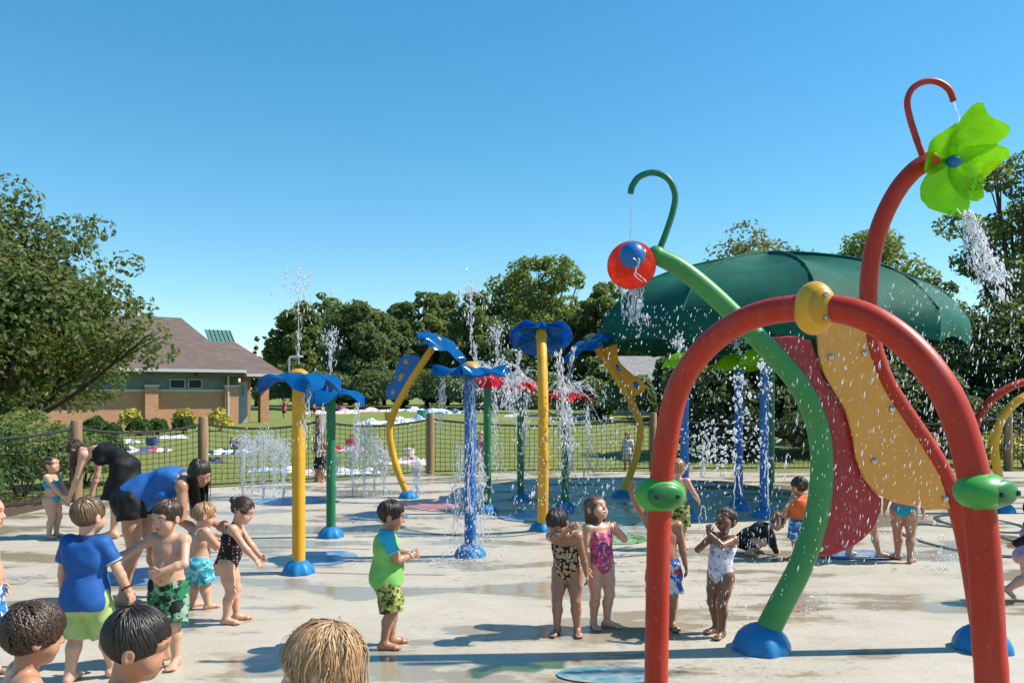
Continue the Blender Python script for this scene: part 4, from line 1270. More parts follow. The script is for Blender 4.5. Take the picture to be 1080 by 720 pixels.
# ------------------------------------------------------------------ canopy
can = empty('shade_canopy', Vector((4.36, 13.5, 0)), 0, 'large dark green fabric dome canopy with scalloped edge behind the sculpture', 'canopy')
nseg = 10; CR = 2.96
def prof(r):
    q = r / CR
    return 4.09 - .40 * q - .42 * q ** 2.2 - .40 * q ** 9
def canfn(u, v):
    a = v * 2 * math.pi + .22; s_ = (v * nseg) % 1.0
    if u < .82: r = CR * u / .82; z = prof(r)
    else:
        k = (u - .82) / .18; r = CR * (1 + .012 * math.sin(k * 3)); z = prof(CR) - (.44 - .11 * math.sin(math.pi * s_)) * k
    fac = math.cos(math.pi / nseg) / math.cos((s_ - .5) * 2 * math.pi / nseg)
    pinch = 1 - (1 - fac) * min(1, u * 1.2)
    z -= .13 * math.sin(math.pi * s_) * math.sin(math.pi * min(1, u / .82))
    r = max(r, .01)
    return (r * pinch * math.cos(a), r * pinch * math.sin(a), z)
mb = MB(); mb.sheet(canfn, 22, nseg * 8, .012); mb.build('fabric', M['canopy'], can, ang=28)
for k in range(nseg):
    a = 2 * math.pi * k / nseg + .22
    mb = MB(); mb.tube([(max(.03, CR * q) * math.cos(a), max(.03, CR * q) * math.sin(a), prof(CR * q) + .004) for q in (0, .12, .25, .38, .5, .62, .75, .88, 1.0)], .022, 8); mb.build('rib', M['canopy'], can)
mb = MB(); mb.tube([(0, 0, 0), (0, 0, 4.1)], .09, 14); mb.build('post', M['dgreen'], can)
for k in range(3):
    a = 2 * math.pi * k / 3 + .9
    mb = MB(); mb.tube([(0, 0, 2.6), (1.5 * math.cos(a), 1.5 * math.sin(a), 3.35)], .03, 8); mb.build('brace', M['dgreen'], can)
# ------------------------------------------------------------------ towels on the lawn
TW = {'a': [(.75, .76, .78), (.05, .12, .42), (.62, .05, .09)], 'b': [(.75, .76, .78), (.03, .05, .12), (.25, .45, .65)], 'c': [(.80, .78, .75), (.60, .35, .33), (.75, .7, .65)],
      'd': [(.72, .74, .78), (.35, .5, .62), (.78, .78, .78)], 'e': [(.62, .04, .10), (.78, .74, .74), (.62, .04, .10)], 'f': [(.74, .42, .48), (.80, .76, .74), (.70, .30, .36)], 'g': [(.78, .78, .76), (.72, .73, .72), (.15, .2, .3)],
      'h': [(.03, .035, .06), (.10, .12, .2), (.03, .03, .05)]}
def towelmat(k):
    m, nt, b = nt_mat('towel_' + k); v = coords(nt, 'Object', (1, .15, 1)); c = TW[k]
    n = noise_tex(nt, v, 3.0, 1)
    nt.links.new(ramp(nt, n, [(.0, c[0]), (.42, c[0]), (.44, c[1]), (.54, c[1]), (.56, c[2]), (.66, c[2]), (.68, c[0])], 'CONSTANT'), b.inputs['Base Color'])
    b.inputs['Roughness'].default_value = .95; bump(nt, b, noise_tex(nt, coords(nt), 90, 2), .4, .01)
    return m
TM = {k: towelmat(k) for k in TW}
towels = [  # px, py, length, width, angle, cloth, label
    (150, 476, 2.3, 1.2, 20, 'a', 'blue, white and red striped beach towel on grass by the black dress'), (128, 467, 2.0, 1.1, 35, 'g', 'white towel on grass just below the round shrubs'),
    (182, 462, 1.8, 1.0, 10, 'd', 'pale towel on grass in front of the middle pillar'), (238, 478, 2.2, 1.3, 25, 'b', 'white and navy towel on grass right of the second fence post'),
    (262, 470, 1.2, .8, 40, 'h', 'small dark navy towel crumpled at the edge of a white one'), (222, 487, 1.1, .7, 5, 'h', 'black towel lying beside the second fence post'),
    (364, 475, 1.6, .9, 0, 'e', 'bright red towel with white border behind the ground jets'), (372, 499, 1.9, .9, 4, 'd', 'pale blue towel close behind the net near the green pole'),
    (425, 489, 2.0, .9, -8, 'c', 'cream and rust towel behind the net left of the middle post'), (437, 487, 1.4, .8, 15, 'e', 'red edged towel beside the cream one near middle post'),
    (405, 447, 3.2, 1.5, 6, 'g', 'white towel on upper lawn left of the curved yellow pole'), (440, 444, 2.4, 1.4, -10, 'd', 'pale blue towel alone on the upper lawn'),
    (348, 436, 4.5, 2.0, 5, 'c', 'cream towel by the trees, left of the green pole top'), (390, 434, 5.0, 2.0, -4, 'f', 'pink and white towel by the trees between two poles'),
    (425, 433, 4.0, 2.0, 8, 'g', 'white towel by the trees behind the spotted leaf'), (455, 434, 4.0, 2.2, 0, 'd', 'pale grey towel by the trees right of the spotted leaf'),
    (478, 436, 3.5, 2.0, 10, 'b', 'white and dark towel by the trees left of the blue pole'), (560, 439, 4.0, 1.8, 0, 'f', 'pink towel on the far lawn behind the red petals'),
    (620, 441, 3.5, 1.6, 3, 'c', 'cream towel on the far lawn near the hedge'), (335, 500, 1.2, .8, 12, 'f', 'pink towel behind the net below the third post'),
    (290, 497, 1.6, .8, -6, 'd', 'pale towel behind the tall ground jets')]
for px, py, L, W_, an_, k, lab in towels:
    p = gp(px, py, -.05); k_s = .68 if p.y < 45 else 1.0; L *= k_s; W_ *= k_s; bm_ = 1.6 if p.y < 45 else 4.5
    sd = random.random() * 9
    def fn(u, v):
        x = (u - .5) * L; y = (v - .5) * W_ * (1 + .08 * math.sin(u * 5 + sd))
        e = min(u, 1 - u, v, 1 - v)
        return (x + .04 * math.sin(v * 6 + sd), y, .012 + bm_ * (.06 * max(0, math.sin(u * 7 + sd) * math.sin(v * 6 + sd * 2)) + .04 * max(0, math.sin(u * 17 + v * 9 + sd))) * min(1, e * 8))
    mb = MB(); mb.sheet(fn, 18, 12, .011); o = mb.build('beach_towel', TM[k]); o.location = p; o.rotation_euler = (0, 0, R(an_))
    tag(o, lab, 'towel', 'beach towels spread on the lawn')

BAGC = [(.05, .12, .35), (.55, .06, .10), (.75, .73, .68), (.05, .05, .06), (.65, .40, .08), (.10, .38, .40), (.45, .12, .30)]
for i, (px, py, lab) in enumerate([(160, 470, 'blue beach bag on the striped towel'), (371, 472, 'red beach bag sitting on the red towel'), (432, 483, 'white beach bag beside the cream and rust towel'), (247, 474, 'black beach bag on the white and navy towel'), (412, 444, 'yellow beach bag on the upper lawn towel'), (446, 441, 'teal beach bag on the lone pale blue towel'), (360, 434, 'plum beach bag on the cream towel by the trees')]):
    t = empty('beach_bag', gp(px, py, .0), i * .7, lab, 'bag', 'beach bags on the lawn'); k = .75 if gp(px, py).y < 45 else 1.6
    mb = MB()
    def fb(u, v, k=k):
        a = v * 2 * math.pi; q = .22 + .04 * u + .012 * math.sin(3 * a + i); e = .55 + .1 * u
        if u < .05: q *= u / .05 + .001
        return (q * k * math.cos(a), q * k * e * math.sin(a), k * (.34 * u + .01 * math.sin(2 * a)))
    mb.sheet(fb, 10, 20, .01); mb.build('body', cloth('bag_cloth_%d' % i, BAGC[i]), t)
    for y in (-.12, .12):
        mb = MB(); mb.tube(crom([(-.11 * k, y * k, .30 * k), (-.10 * k, y * k, .46 * k), (0, y * k * .8, .52 * k), (.10 * k, y * k, .46 * k), (.11 * k, y * k, .30 * k)], 4), .012 * k, 6); mb.build('handle', M['dark'], t)

# ------------------------------------------------------------------ brick pavilion
A_, B_ = Vector((-23.4, 40.2, 0)), Vector((-15.6, 45.3, 0))
ux_ = (B_ - A_).normalized(); rz = math.atan2(ux_.y, ux_.x)
pav = empty('brick_pavilion', A_, rz, 'tan brick pavilion with brown shingle hip roof behind the lawn', 'building')
W = (B_ - A_).length   # local x along the facade, y away from the camera
def bx(name, mat, x0, x1, y0, y1, z0, z1, parent=pav, **k):
    mb = MB(); mb.box(((x0 + x1) / 2, (y0 + y1) / 2, (z0 + z1) / 2), (x1 - x0, y1 - y0, z1 - z0))
    return mb.build(name, mat, parent, smooth=False)
def hipx(px):  # local x on the facade line hit by the column px
    k = (px - CX) / FPX
    t = (k * A_.y - A_.x) / (ux_.x - k * ux_.y); return t
xs = {q: hipx(q) for q in (0, 22, 152, 166, 178, 197, 214, 236, 250, 252, 265, 281, 290, 297)}
wl = xs[250]
bx('wall', M['brick'], -7, xs[236] + .1, .0, 6, -.05, 1.85)
bx('clerestory', M['siding'], -7, xs[236] + .1, .06, 6, 1.852, 2.9)
bx('sill_band', M['gutter'], -7, xs[236] + .1, -.05, .055, 1.80, 1.9)
for a, b in ((178, 196.5), (197.5, 214)):
    x0, x1 = hipx(a), hipx(b)
    fr_ = bx('window', M['door'], x0 + .03, x1 - .03, .0, .058, 1.93, 2.48)
    bx('pane', M['glass'], x0 + .1, x1 - .1, -.012, .001, 2.0, 2.41, fr_)
for a, b in ((0, 14), (152, 166), (236, 250)):
    x0, x1 = hipx(a), hipx(b)
    p_ = bx('pillar', M['brick'], x0, x1, -.35, -.001, -.05, 2.05)
    bx('pillar_cap', M['gutter'], x0 - .04, x1 + .04, -.40, .0, 2.052, 2.14, p_)
d_ = bx('door', M['door'], xs[252] + .15, xs[265], .8, .9, -.02, 2.35)
bx('door_window', M['glass'], xs[252] + .4, xs[265] - .25, .785, .799, 1.5, 2.1, d_)
bx('side_wall', M['siding'], xs[236] + .1, xs[252] + .15, .7, .86, -.05, 2.8)
bx('column', M['brick'], xs[281], xs[290], 1.2, 1.75, -.05, 2.0)
bx('column_top', M['gutter'], xs[281] + .15, xs[290] - .1, 1.3, 1.6, 2.0, 2.75)
bx('column', M['brick'], xs[290] - .55, xs[290] - .05, 5.0, 5.5, -.05, 2.75)
mb = MB(); xd = hipx(239); mb.tube(crom([(xd, -.5, 2.85), (xd, -.42, 2.62), (xd, -.37, 2.5), (xd, -.37, 1.4), (xd, -.37, .1)], 4), .05, 8); mb.build('downspout', M['gutter'], pav)
# main hip roof and the lower porch roof
def roof(name, x0, x1, y0, y1, ze, zr, inl, inr, mat):
    ym = (y0 + y1) / 2
    vs = [(x0, y0, ze), (x1, y0, ze), (x1, y1, ze), (x0, y1, ze), (x0 + inl, ym, zr), (x1 - inr, ym, zr)]
    vs += [(v[0], v[1], v[2] - .14) for v in vs[:4]]
    mb = MB(); mb.add(vs, [(0, 1, 5, 4), (1, 2, 5), (2, 3, 4, 5), (3, 0, 4), (0, 6, 7, 1), (1, 7, 8, 2), (2, 8, 9, 3), (3, 9, 6, 0), (6, 9, 8, 7)])
    return mb.build(name, mat, pav, smooth=False)
rf = roof('roof', -8, xs[250] + .3, -.75, 8.2, 2.98, 6.15, 3.0, 2.6, M['shingle'])
roof('porch_roof', xs[236] - 1.5, hipx(298), -.72, 6.2, 2.78, 4.75, .5, 2.0, M['shingle'])
bx('gutter', M['gutter'], -8.02, xs[250] + .32, -.86, -.752, 2.84, 3.0)
bx('gutter', M['gutter'], xs[250] + .33, hipx(298) + .02, -.83, -.722, 2.64, 2.8)
# green metal roof behind
mb = MB(); gx = hipx(246)
for q in range(7):
    x = gx + .75 + q * .27
    mb.box((x, 9.6, 5.62 - .2), (.05, 2.2, .06), Matrix.Rotation(R(35), 3, 'X'))
mb.box((gx + 1.56, 9.62, 5.37), (1.7, 2.2, .05), Matrix.Rotation(R(35), 3, 'X'))
mb.build('green_metal_roof', pm('green_metal', (.10, .20, .165), (.08, .17, .14), 4, .4), pav, smooth=False)
bx('rear_wall', M['siding'], gx - .3, gx + 2.3, 8.8, 11, -.05, 4.9)

# far house behind the right flower
hs = empty('grey_roof_house', at(668, 414, 62) * Vector((1, 1, 0)) if False else Vector((at(682, 414, 62).x, 62, -.05)), R(8), 'distant house with pale grey roof seen between the trees', 'house')
mb = MB(); mb.box((0, 3, 1.3), (6.4, 6, 2.6)); mb.build('wall', pm('house_wall', (.36, .30, .25), (.3, .25, .2), 3, .8), hs, smooth=False)
def hroof(name, x0, x1, y0, y1, ze, zr, mat, gable=None):
    ym = (y0 + y1) / 2; vs = [(x0, y0, ze), (x1, y0, ze), (x1, y1, ze), (x0, y1, ze), (x0 + .4, ym, zr), (x1 - 1.5, ym, zr)]
    mb = MB(); mb.add(vs, [(0, 1, 5, 4), (1, 2, 5), (2, 3, 4, 5), (3, 0, 4), (0, 3, 2, 1)]); return mb.build(name, mat, hs, smooth=False)
hroof('roof', -3.7, 3.7, -.6, 6.6, 2.62, 4.75, M['greyshingle'])
mb = MB(); mb.add([(-3.6, -.9, 2.3), (-1.2, -.9, 2.3), (-2.4, -.9, 3.7), (-3.6, 2, 2.3), (-1.2, 2, 2.3), (-2.4, 2, 3.7)], [(0, 1, 2), (0, 2, 5, 3), (1, 4, 5, 2), (0, 3, 4, 1), (3, 5, 4)]); mb.build('gable', M['greyshingle'], hs, smooth=False)
for x in (-2.9, -1.7, .6, 2.4):
    mb = MB(); mb.box((x, -.03, 1.5), (.8, .05, 1.1)); w_ = mb.build('window', M['gutter'], hs, smooth=False); mb = MB(); mb.box((x, -.065, 1.5), (.64, .02, .94)); mb.build('pane', M['glass'], w_, smooth=False)

# ------------------------------------------------------------------ trees and shrubs
LM = {'maple': leafmat('maple_leaves', (.07, .11, .036), (.125, .17, .06), (.21, .18, .08), .48), 'oak': leafmat('oak_leaves', (.11, .155, .05), (.16, .215, .07), (.20, .235, .085), .55),
      'ever': leafmat('evergreen_leaves', (.085, .135, .062), (.125, .185, .08), (.15, .20, .09), .5), 'light': leafmat('light_leaves', (.13, .185, .055), (.19, .25, .075), (.23, .27, .10), .55),
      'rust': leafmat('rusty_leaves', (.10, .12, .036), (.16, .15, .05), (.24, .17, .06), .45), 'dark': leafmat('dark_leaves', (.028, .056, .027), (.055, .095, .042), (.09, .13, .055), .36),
      'box': leafmat('boxwood_leaves', (.035, .08, .018), (.06, .115, .028), (.09, .15, .036), .3), 'gold': leafmat('golden_leaves', (.42, .34, .05), (.56, .46, .08), (.38, .38, .08), .3)}



def leaves(name, mat, parent, cen, nrm_out, size, rg, wid=.55):
    n = len(cen)
    nr = nrm_out + rg.normal(size=(n, 3)) * .75; nr /= np.linalg.norm(nr, axis=1)[:, None] + 1e-9
    u = np.cross(nr, rg.normal(size=(n, 3))); u /= np.linalg.norm(u, axis=1)[:, None] + 1e-9
    w = np.cross(nr, u); s = size * rg.uniform(.6, 1.35, (n, 1))
    V = np.stack([cen - u * s * .5, cen + w * s * wid * .5 + nr * s * .08, cen + u * s * .5, cen - w * s * wid * .5 + nr * s * .08], 1).reshape(-1, 3)
    F = np.arange(n * 4).reshape(n, 4)
    return link(name, np_mesh(name, V, F, False), mat, parent)


def blobs_leaves(bl, per, rg, shell=.55):
    cs = []; ns = []
    for c, r in bl:
        n = max(6, int(per * np.prod(r) ** (2 / 3)))
        d = rg.normal(size=(n, 3)); d /= np.linalg.norm(d, axis=1)[:, None]
        q = rg.uniform(shell, 1.08, (n, 1)) ** .6
        keep = np.sin(d[:, 0] * 5 + c[0] * 3) + np.sin(d[:, 1] * 5 + c[1] * 2) + np.sin(d[:, 2] * 6 + c[2] * 3) > -1.15
        cs.append((np.array(c) + d * q * np.array(r))[keep]); ns.append((d + np.array([0, 0, .35]))[keep])
    return np.concatenate(cs), np.concatenate(ns)


def tree(name, label, base, hgt, rad, mat, leaf, per, cb=.25, nb=26, seed=1, shape='round', lean=(0, 0), trunk_r=.18, group='trees beyond the lawn', limbs=10, clump=.36, gaps=0.0, cat='tree', fork=.3, extra=()):
    rg = np.random.default_rng(seed); rr = random.Random(seed)
    t = empty(name, base, 0, label, cat, group)
    z0 = hgt * cb; bl = []
    for i in range(int(nb * 1.35)):
        for _ in range(30):
            z = rr.uniform(0, 1); a = rr.uniform(0, 6.283); q = math.sqrt(rr.uniform(.05, 1))
            if shape == 'round': w = math.sin(math.pi * min(1, .30 + z * .66)) ** .65
            elif shape == 'dome': w = (1 - z) ** .62 * (1 if z > .12 else .8)
            elif shape == 'cone': w = (1 - z) ** .8 * .95 + .05
            elif shape == 'column': w = .75 + .25 * math.sin(math.pi * z)
            elif shape == 'vase': w = .35 + .65 * math.sin(math.pi * (.05 + z * .75))
            if rr.random() < w + .2: break
        br = rad * clump * rr.choice((.42, .6, .8, 1.0, 1.2)) * rr.uniform(.85, 1.15) * (.55 + .45 * w)
        cx = rad * .88 * q * w * math.cos(a) + lean[0] * z; cy = rad * .88 * q * w * math.sin(a) + lean[1] * z
        bl.append(((cx, cy, z0 + br * .5 + z * (hgt - z0 - br * 1.3)), (br, br, br * rr.uniform(.6, .85))))
    bl += list(extra)
    cs, ns = blobs_leaves(bl, per, rg)
    if shape != 'cone': pass
    mb = MB(); fz = hgt * fork
    mb.tube(crom([(0, 0, -.15), (lean[0] * .05 + .1 * trunk_r, 0, fz * .5), (lean[0] * .15, lean[1] * .15, fz), (lean[0] * .5, lean[1] * .5, hgt * .62), (lean[0] * .8, lean[1] * .8, hgt * .86)], 4), [trunk_r * 1.15, trunk_r * .15], 9)
    tr = mb.build('trunk', M['bark'], t)
    mb = MB(); pick = rr.sample(bl, min(limbs, len(bl)))
    for c, r in pick:
        c = Vector(c); s0 = rr.uniform(.35, .9); st = Vector((lean[0] * .15 * s0, lean[1] * .15 * s0, fz * (.5 + .5 * s0)))
        m_ = st.lerp(c, .5) + Vector((0, 0, -.06 * (c - st).length)); L = (c - st).length
        mb.tube(crom([st, m_, c], 4), [trunk_r * .5, trunk_r * .08], 6)
        for _ in range(3):
            e = c + Vector((rr.uniform(-1, 1) * r[0], rr.uniform(-1, 1) * r[1], rr.uniform(-.3, 1) * r[2])); mb.tube([m_.lerp(c, .5), (m_.lerp(c, .7) + e) / 2, e], [trunk_r * .16, trunk_r * .04], 4)
    mb.build('limb', M['bark'], t)
    leaves('crown', mat, t, cs, ns, leaf, rg)
    return t


def shrub(name, label, base, r, h, mat, leaf, n, seed, group, cat='shrub', flat_=1.0):
    rg = np.random.default_rng(seed)
    t = empty(name, base, 0, label, cat, group)
    d = rg.normal(size=(n, 3)); d /= np.linalg.norm(d, axis=1)[:, None]; d[:, 2] = np.abs(d[:, 2]) * 1.2 - .2
    q = rg.uniform(.6, 1.0, (n, 1)) ** .4 * (1 + .10 * np.sin(d[:, :1] * 7 + seed) + .08 * np.sin(d[:, 1:2] * 9))
    c = d * q * np.array([r, r * flat_, h * .62]) + np.array([0, 0, h * .42]); c[:, 2] = np.maximum(c[:, 2], .01)
    leaves('foliage', mat, t, c, d + np.array([0, 0, .3]), leaf, rg)
    mb = MB()
    for k in range(5):
        a = k * 1.26 + seed; mb.tube([(0.03 * math.cos(a), .03 * math.sin(a), -.03), (r * .3 * math.cos(a), r * .3 * math.sin(a), h * .4), (r * .55 * math.cos(a), r * .55 * math.sin(a), h * .75)], [.02, .006], 5)
    mb.build('stem', M['bark'], t)
    return t


gy = -.05
# the big maple at the left
tree('maple_tree', 'big spreading maple with low bare branches at left, nearest tree', Vector((-12.9, 19.6, gy)), 7.0, 4.0, LM['maple'], .16, 640, .22, 66, 11, 'dome', (.0, 0), .17, None, 34, .38, fork=.10, extra=[(((a - CX) / FPX * 19.6 + 12.9, dy, HC - (b - HY) / FPX * 19.6 + .05), (r / 43, r / 43, r / 54)) for a, b, r, dy in ((8, 205, 27, 0), (40, 218, 18, -.5), (66, 243, 26, .3), (104, 240, 17, 0), (88, 262, 24, -.8), (126, 276, 18, .4), (122, 312, 26, -.4), (148, 322, 15, .2), (158, 352, 22, 0), (178, 372, 15, -.3), (135, 375, 24, .5), (60, 300, 34, -1.2), (20, 270, 32, -1.4), (100, 345, 32, -1.2), (45, 370, 34, -1.0))])


def gt_(px, Y): return Vector(((px - CX) / FPX * Y, Y, gy))
def ht(py, Y): return HC - (py - HY) / FPX * Y - gy
bt = [  # name, label, px, depth, top row, half width px, mat, shape, leaf, nb, seed, crown base
    ('spruce_tree', 'narrow dark conifer spire just right of the pavilion roof', 281, 100, 343, 8, 'ever', 'cone', .5, 22, 1, .08),
    ('spruce_tree', 'shortest conifer spire, nearest the green metal roof', 270, 104, 352, 7, 'ever', 'cone', .5, 20, 2, .08),
    ('bushy_tree', 'bushy green tree behind the white nozzle pipe', 315, 92, 316, 30, 'oak', 'round', .5, 40, 3, .06),
    ('cedar_tree', 'dense blue green evergreen behind the green pole petals', 377, 84, 313, 36, 'ever', 'column', .45, 46, 4, .03),
    ('bushy_tree', 'dark green tree behind the spotted blue leaf', 425, 90, 318, 27, 'ever', 'round', .5, 36, 5, .04),
    ('bushy_tree', 'mid green rounded tree over the tilted blue flower', 450, 98, 305, 34, 'oak', 'round', .55, 44, 6, .05),
    ('bushy_tree', 'leafy tree above the drenched blue pole', 500, 88, 303, 32, 'oak', 'round', .5, 40, 7, .05),
    ('cottonwood_tree', 'tallest light green tree with sky gaps over the flowers', 572, 96, 268, 55, 'light', 'vase', .55, 34, 8, .20),
    ('bushy_tree', 'dark tree filling below the tallest light tree', 545, 86, 335, 38, 'ever', 'round', .5, 40, 9, .03),
    ('bushy_tree', 'green tree rising left of the canopy', 628, 90, 300, 30, 'oak', 'round', .5, 36, 10, .05),
    ('bushy_tree', 'broad dark tree behind the canopy edge and grey house', 690, 92, 318, 46, 'oak', 'round', .5, 44, 12, .04),
    ('ash_tree', 'rust tinged rounded tree above the canopy top', 806, 72, 230, 74, 'rust', 'round', .42, 60, 13, .10),
    ('ash_tree', 'green tree right of the rusty one behind red tube', 922, 76, 234, 66, 'oak', 'round', .45, 60, 14, .10),
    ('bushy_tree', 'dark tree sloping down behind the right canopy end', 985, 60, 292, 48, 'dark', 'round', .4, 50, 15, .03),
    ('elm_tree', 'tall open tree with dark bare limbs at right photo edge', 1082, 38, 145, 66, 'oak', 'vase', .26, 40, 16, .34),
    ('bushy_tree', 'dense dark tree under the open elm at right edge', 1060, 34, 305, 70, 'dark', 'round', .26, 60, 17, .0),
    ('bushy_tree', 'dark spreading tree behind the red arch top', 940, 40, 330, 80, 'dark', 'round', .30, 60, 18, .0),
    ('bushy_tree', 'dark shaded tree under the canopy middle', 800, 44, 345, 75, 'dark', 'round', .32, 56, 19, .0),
    ('bushy_tree', 'far green tree closing the gap behind the cedar', 352, 112, 326, 34, 'oak', 'round', .6, 30, 21, .02),
    ('bushy_tree', 'far green tree between the cedar and leaf spotted pole', 405, 114, 316, 34, 'oak', 'round', .6, 30, 22, .02),
    ('bushy_tree', 'far green tree between the blue pole and middle flower', 522, 116, 312, 36, 'ever', 'round', .6, 30, 23, .02),
    ('bushy_tree', 'far green tree behind the right hand blue flower', 602, 114, 318, 36, 'oak', 'round', .6, 30, 24, .02),
    ('bushy_tree', 'far dark tree behind the grey roof house', 662, 110, 330, 36, 'ever', 'round', .6, 30, 25, .02),
    ('bushy_tree', 'mid green tree between the ball and tallest light tree', 640, 100, 296, 30, 'light', 'round', .5, 34, 26, .03),
    ('bushy_tree', 'mid green tree directly behind the canopy left tip', 700, 84, 300, 40, 'oak', 'round', .45, 40, 27, .03),
    ('bushy_tree', 'broad light green tree over the pavilion porch end', 342, 104, 306, 30, 'light', 'round', .5, 34, 28, .03),
    ('bushy_tree', 'far mid green tree behind the drenched blue pole fountain', 472, 112, 308, 34, 'oak', 'round', .55, 34, 31, .02),
    ('bushy_tree', 'far light green tree just left of the middle yellow pole', 540, 112, 306, 32, 'light', 'round', .55, 34, 32, .02),
    ('bushy_tree', 'far mid green tree just right of the middle yellow pole', 588, 108, 312, 32, 'oak', 'round', .55, 34, 33, .02),
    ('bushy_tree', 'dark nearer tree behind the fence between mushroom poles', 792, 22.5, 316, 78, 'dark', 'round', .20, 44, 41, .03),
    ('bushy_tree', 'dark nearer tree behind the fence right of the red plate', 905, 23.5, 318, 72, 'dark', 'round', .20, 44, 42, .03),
    ('bushy_tree', 'small tree partly hiding the right side of the grey house', 712, 50, 366, 22, 'oak', 'round', .34, 34, 43, .02),
    ('bushy_tree', 'small tree partly hiding the left side of the grey house', 630, 54, 372, 18, 'oak', 'round', .36, 34, 44, .02),
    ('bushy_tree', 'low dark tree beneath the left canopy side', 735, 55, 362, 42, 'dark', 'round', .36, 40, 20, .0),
]
for nm, lab, px, Y, top, hw, mk, shp, lf, nb, sd, cb in bt:
    hg = ht(top, Y); rad = hw / FPX * Y * 1.18; nb = int(nb * 1.3)
    per = 2600 / max(1, rad) ** .9 * (.5 / lf) ** .5 if shp != 'cone' else 900
    per = min(per, 36000 / (nb * (rad * .34) ** 2 + 1))
    tree(nm, lab, gt_(px, Y), hg, rad, LM[mk], lf, per, cb, nb, sd, shp, trunk_r=.012 * hg + .1, limbs=6 if nm not in ('elm_tree', 'cottonwood_tree') else 26, clump=.34 if shp != 'vase' else .24)
# low hedge masses along the end of the lawn
hg_ = [(300, 86, 395, 26), (345, 80, 392, 30), (400, 80, 392, 32), (452, 82, 390, 32), (505, 80, 396, 30), (548, 70, 400, 24), (590, 60, 405, 26), (628, 52, 402, 26), (664, 48, 397, 26), (690, 50, 402, 30), (1000, 24, 418, 45), (1045, 22, 430, 40), (930, 26, 424, 40), (870, 27, 428, 36), (825, 29, 430, 34)]
hl_ = ['hedge bush at the lawn end by the pavilion porch', 'hedge bush behind the cream towel by the trees', 'hedge bush behind the curved yellow pole', 'hedge bush between the curved pole and blue pole', 'hedge bush behind the drenched blue pole', 'hedge bush behind the middle red petals', 'hedge bush behind the straight yellow pole', 'hedge bush left of the holed leaf plate below the house', 'hedge bush below the grey roof house', 'hedge bush between the holed leaf and red arch',
       'dark hedge bush behind the right arch leg', 'dark hedge bush at right behind the yellow hoop', 'dark hedge bush behind the orange plate', 'dark hedge bush behind the red plate', 'dark hedge bush behind the mushroom poles']
for i, ((px, Y, top, hw), lb) in enumerate(zip(hg_, hl_)):
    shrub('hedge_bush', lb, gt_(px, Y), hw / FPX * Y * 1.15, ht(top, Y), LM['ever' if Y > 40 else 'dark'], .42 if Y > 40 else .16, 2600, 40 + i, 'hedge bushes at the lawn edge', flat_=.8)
# shrubs by the pavilion
for i, (px, py, rpx, lb) in enumerate([(101, 451, 13, 'wide loose boxwood shrub under the maple branches'), (119, 452, 9, 'loose shrub between maple and golden plant'), (146, 451, 12, 'round boxwood left of the middle pillar'), (166, 450, 11, 'round boxwood just below the middle pillar'), (194, 449, 12, 'round boxwood below the pavilion windows')]):
    p = gp(px, py + 8, gy); r = rpx / FPX * p.y
    shrub('boxwood_shrub', lb, p, r, r * 1.45, LM['box'], .11, 2200, 70 + i, 'round shrubs along the pavilion')
for i, (px, py, lb) in enumerate([(124, 449, 'golden leaved plant left of the round boxwoods'), (183, 447, 'golden leaved plant between two round boxwoods'), (221, 448, 'golden leaved plant beside the right pillar')]):
    p = gp(px, py + 8, gy); p.y += 1.2
    shrub('golden_plant', lb, p, .55, 1.0, LM['gold'], .22, 260, 80 + i, 'golden plants along the pavilion', 'plant')
# laurel hedge behind the left fence run
for i, (px, Y, r, h, lb) in enumerate([(22, 13.6, 1.25, 1.35, 'leafy green laurel behind the net left of the bikini girl'), (88, 15.2, .8, 1.05, 'leafy laurel behind the first fence post'), (-40, 12.2, 1.1, 1.2, 'leafy laurel cut by the left photo edge')]):
    shrub('laurel_bush', lb, gt_(px, Y), r, h, LM['light' if i == 0 else 'box'], .10, 4200, 90 + i, 'laurels behind the left fence')
for i, (px, Y, lb) in enumerate([(1045, 19.2, 'yellowing low plant left of the far right post'), (1082, 18.6, 'yellowing low plant right of the far right post'), (1015, 19.4, 'low green plant behind the red tube')]):
    shrub('border_plant', lb, gt_(px, Y), .55, .8, LM['gold' if i < 2 else 'box'], .13, 420, 100 + i, 'low plants behind the right fence', 'plant')
